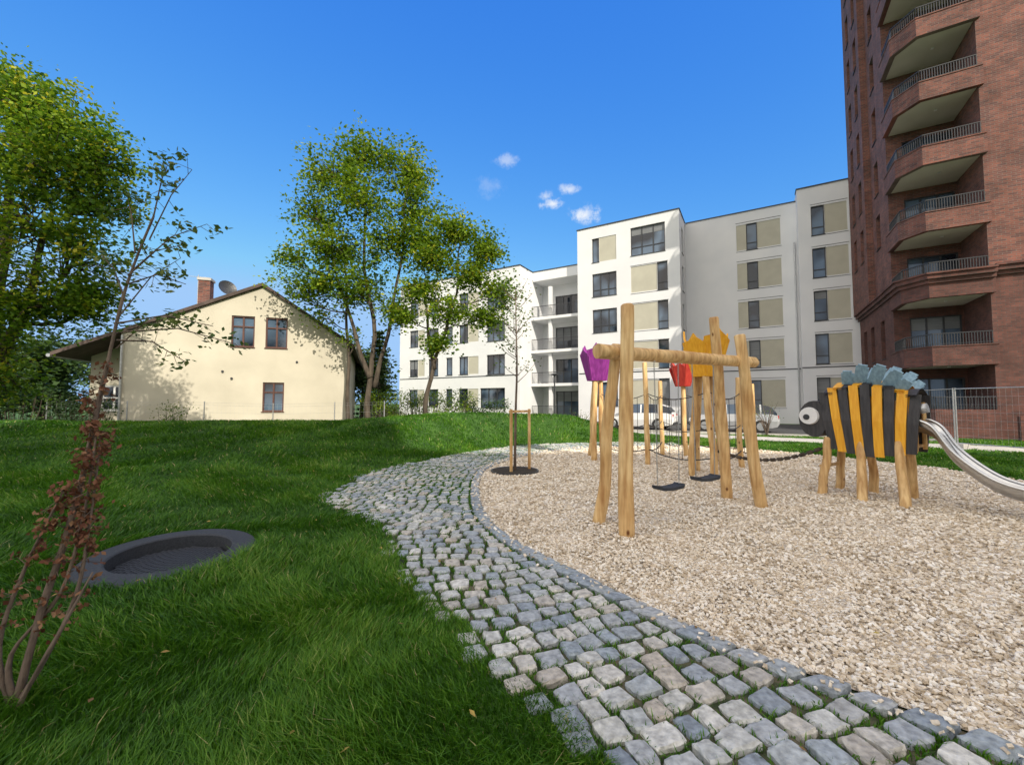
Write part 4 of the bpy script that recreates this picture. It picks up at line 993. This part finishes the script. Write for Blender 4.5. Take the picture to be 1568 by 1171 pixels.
# phone-style colour response of the clear sky (per-channel gain and gamma)
spc=N.new('ShaderNodeSeparateColor');L.new(sky.outputs[0],spc.inputs[0]);cbc=N.new('ShaderNodeCombineColor')
for i,(g,k_,cap_) in enumerate([(1.5,.52,2.4),(.88,1.32,4.0),(.26,4.3,6.4)]):
    p=N.new('ShaderNodeMath');p.operation='POWER';L.new(spc.outputs[i],p.inputs[0]);p.inputs[1].default_value=g
    q=N.new('ShaderNodeMath');q.operation='MULTIPLY';L.new(p.outputs[0],q.inputs[0]);q.inputs[1].default_value=k_
    z_=N.new('ShaderNodeMath');z_.operation='MINIMUM';L.new(q.outputs[0],z_.inputs[0]);z_.inputs[1].default_value=cap_;L.new(z_.outputs[0],cbc.inputs[i])
tc=N.new('ShaderNodeTexCoord');nz=N.new('ShaderNodeTexNoise');nz.inputs['Scale'].default_value=30;nz.inputs['Detail'].default_value=9;nz.inputs['Roughness'].default_value=.7
L.new(tc.outputs['Generated'],nz.inputs['Vector'])
prev=None
def dirv(u,v):
    d=Vector((u,.9987-.0506*v,.9987*v+.0506));return d.normalized()
for (u,v,rad,amt) in [(.092,.428,.030,1),(.135,.462,.026,.65),(.176,.402,.042,.9),(-.01,.53,.032,.4),(.08,.445,.026,.5),(-.05,.47,.05,.15)]:
    c=dirv(u,v);vs=N.new('ShaderNodeVectorMath');vs.operation='SUBTRACT';L.new(tc.outputs['Generated'],vs.inputs[0]);vs.inputs[1].default_value=c
    ms=N.new('ShaderNodeVectorMath');ms.operation='MULTIPLY';L.new(vs.outputs[0],ms.inputs[0]);ms.inputs[1].default_value=(1/rad,1/rad,2.0/rad)
    ln=N.new('ShaderNodeVectorMath');ln.operation='LENGTH';L.new(ms.outputs[0],ln.inputs[0])
    mr=N.new('ShaderNodeMapRange');mr.inputs['From Min'].default_value=0;mr.inputs['From Max'].default_value=1.3;mr.inputs['To Min'].default_value=.85;mr.inputs['To Max'].default_value=0;L.new(ln.outputs['Value'],mr.inputs[0])
    nn2=N.new('ShaderNodeMath');nn2.operation='MULTIPLY';L.new(nz.outputs['Fac'],nn2.inputs[0]);nn2.inputs[1].default_value=1.6
    ad=N.new('ShaderNodeMath');ad.operation='ADD';L.new(mr.outputs[0],ad.inputs[0]);L.new(nn2.outputs[0],ad.inputs[1])
    m2=N.new('ShaderNodeMapRange');m2.interpolation_type='SMOOTHSTEP';m2.inputs['From Min'].default_value=1.02;m2.inputs['From Max'].default_value=1.6;m2.inputs['To Max'].default_value=amt;L.new(ad.outputs[0],m2.inputs[0])
    mu=N.new('ShaderNodeMath');mu.operation='MULTIPLY';L.new(m2.outputs[0],mu.inputs[0]);gt=N.new('ShaderNodeMapRange');gt.inputs['From Max'].default_value=.3;L.new(mr.outputs[0],gt.inputs[0]);L.new(gt.outputs[0],mu.inputs[1])
    if prev is None: prev=mu.outputs[0]
    else:
        mm=N.new('ShaderNodeMath');mm.operation='MAXIMUM';L.new(prev,mm.inputs[0]);L.new(mu.outputs[0],mm.inputs[1]);prev=mm.outputs[0]
mx=N.new('ShaderNodeMix');mx.data_type='RGBA';L.new(prev,mx.inputs[0]);L.new(cbc.outputs[0],mx.inputs[6]);mx.inputs[7].default_value=(6.3,6.5,6.7,1)
# added bright cloud bank, unseen behind the camera and overhead, for soft fill
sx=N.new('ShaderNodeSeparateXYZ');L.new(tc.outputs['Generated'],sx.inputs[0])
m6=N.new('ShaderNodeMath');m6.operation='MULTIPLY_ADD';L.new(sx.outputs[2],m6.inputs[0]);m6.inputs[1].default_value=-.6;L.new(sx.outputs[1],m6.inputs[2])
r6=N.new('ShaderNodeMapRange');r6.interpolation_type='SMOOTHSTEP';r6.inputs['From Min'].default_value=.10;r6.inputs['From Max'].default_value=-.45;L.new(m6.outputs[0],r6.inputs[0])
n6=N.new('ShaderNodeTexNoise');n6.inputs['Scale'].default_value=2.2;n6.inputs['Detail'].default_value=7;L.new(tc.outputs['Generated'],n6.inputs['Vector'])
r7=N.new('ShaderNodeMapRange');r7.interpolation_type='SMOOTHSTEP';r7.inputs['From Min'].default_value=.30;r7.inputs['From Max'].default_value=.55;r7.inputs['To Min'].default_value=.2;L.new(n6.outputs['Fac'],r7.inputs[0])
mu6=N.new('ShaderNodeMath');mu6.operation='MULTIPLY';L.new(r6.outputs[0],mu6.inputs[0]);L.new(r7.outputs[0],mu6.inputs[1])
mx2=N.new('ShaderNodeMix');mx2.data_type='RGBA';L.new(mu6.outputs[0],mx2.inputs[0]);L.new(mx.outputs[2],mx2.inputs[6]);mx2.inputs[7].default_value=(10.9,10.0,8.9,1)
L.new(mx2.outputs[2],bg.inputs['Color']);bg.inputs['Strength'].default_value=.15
sd=Vector((math.sin(SUN_AZ)*math.cos(SUN_EL),math.cos(SUN_AZ)*math.cos(SUN_EL),math.sin(SUN_EL)))
sl=bpy.data.lights.new('sun','SUN');sl.energy=5.0;sl.angle=math.radians(.5);sl.color=(1,.92,.78);so=bpy.data.objects.new('sun',sl);S.collection.objects.link(so)
so.rotation_euler=sd.to_track_quat('Z','Y').to_euler();so.location=sd*60
cam=bpy.data.cameras.new('camera');co=bpy.data.objects.new('camera',cam);S.collection.objects.link(co);S.camera=co
co.location=(0,0,1.5);co.rotation_euler=(math.radians(92.9),0,0);cam.sensor_width=36;cam.lens=36*640/1568;cam.clip_start=.05;cam.clip_end=5000
S.view_settings.view_transform='Standard';S.view_settings.look='None';S.view_settings.exposure=0
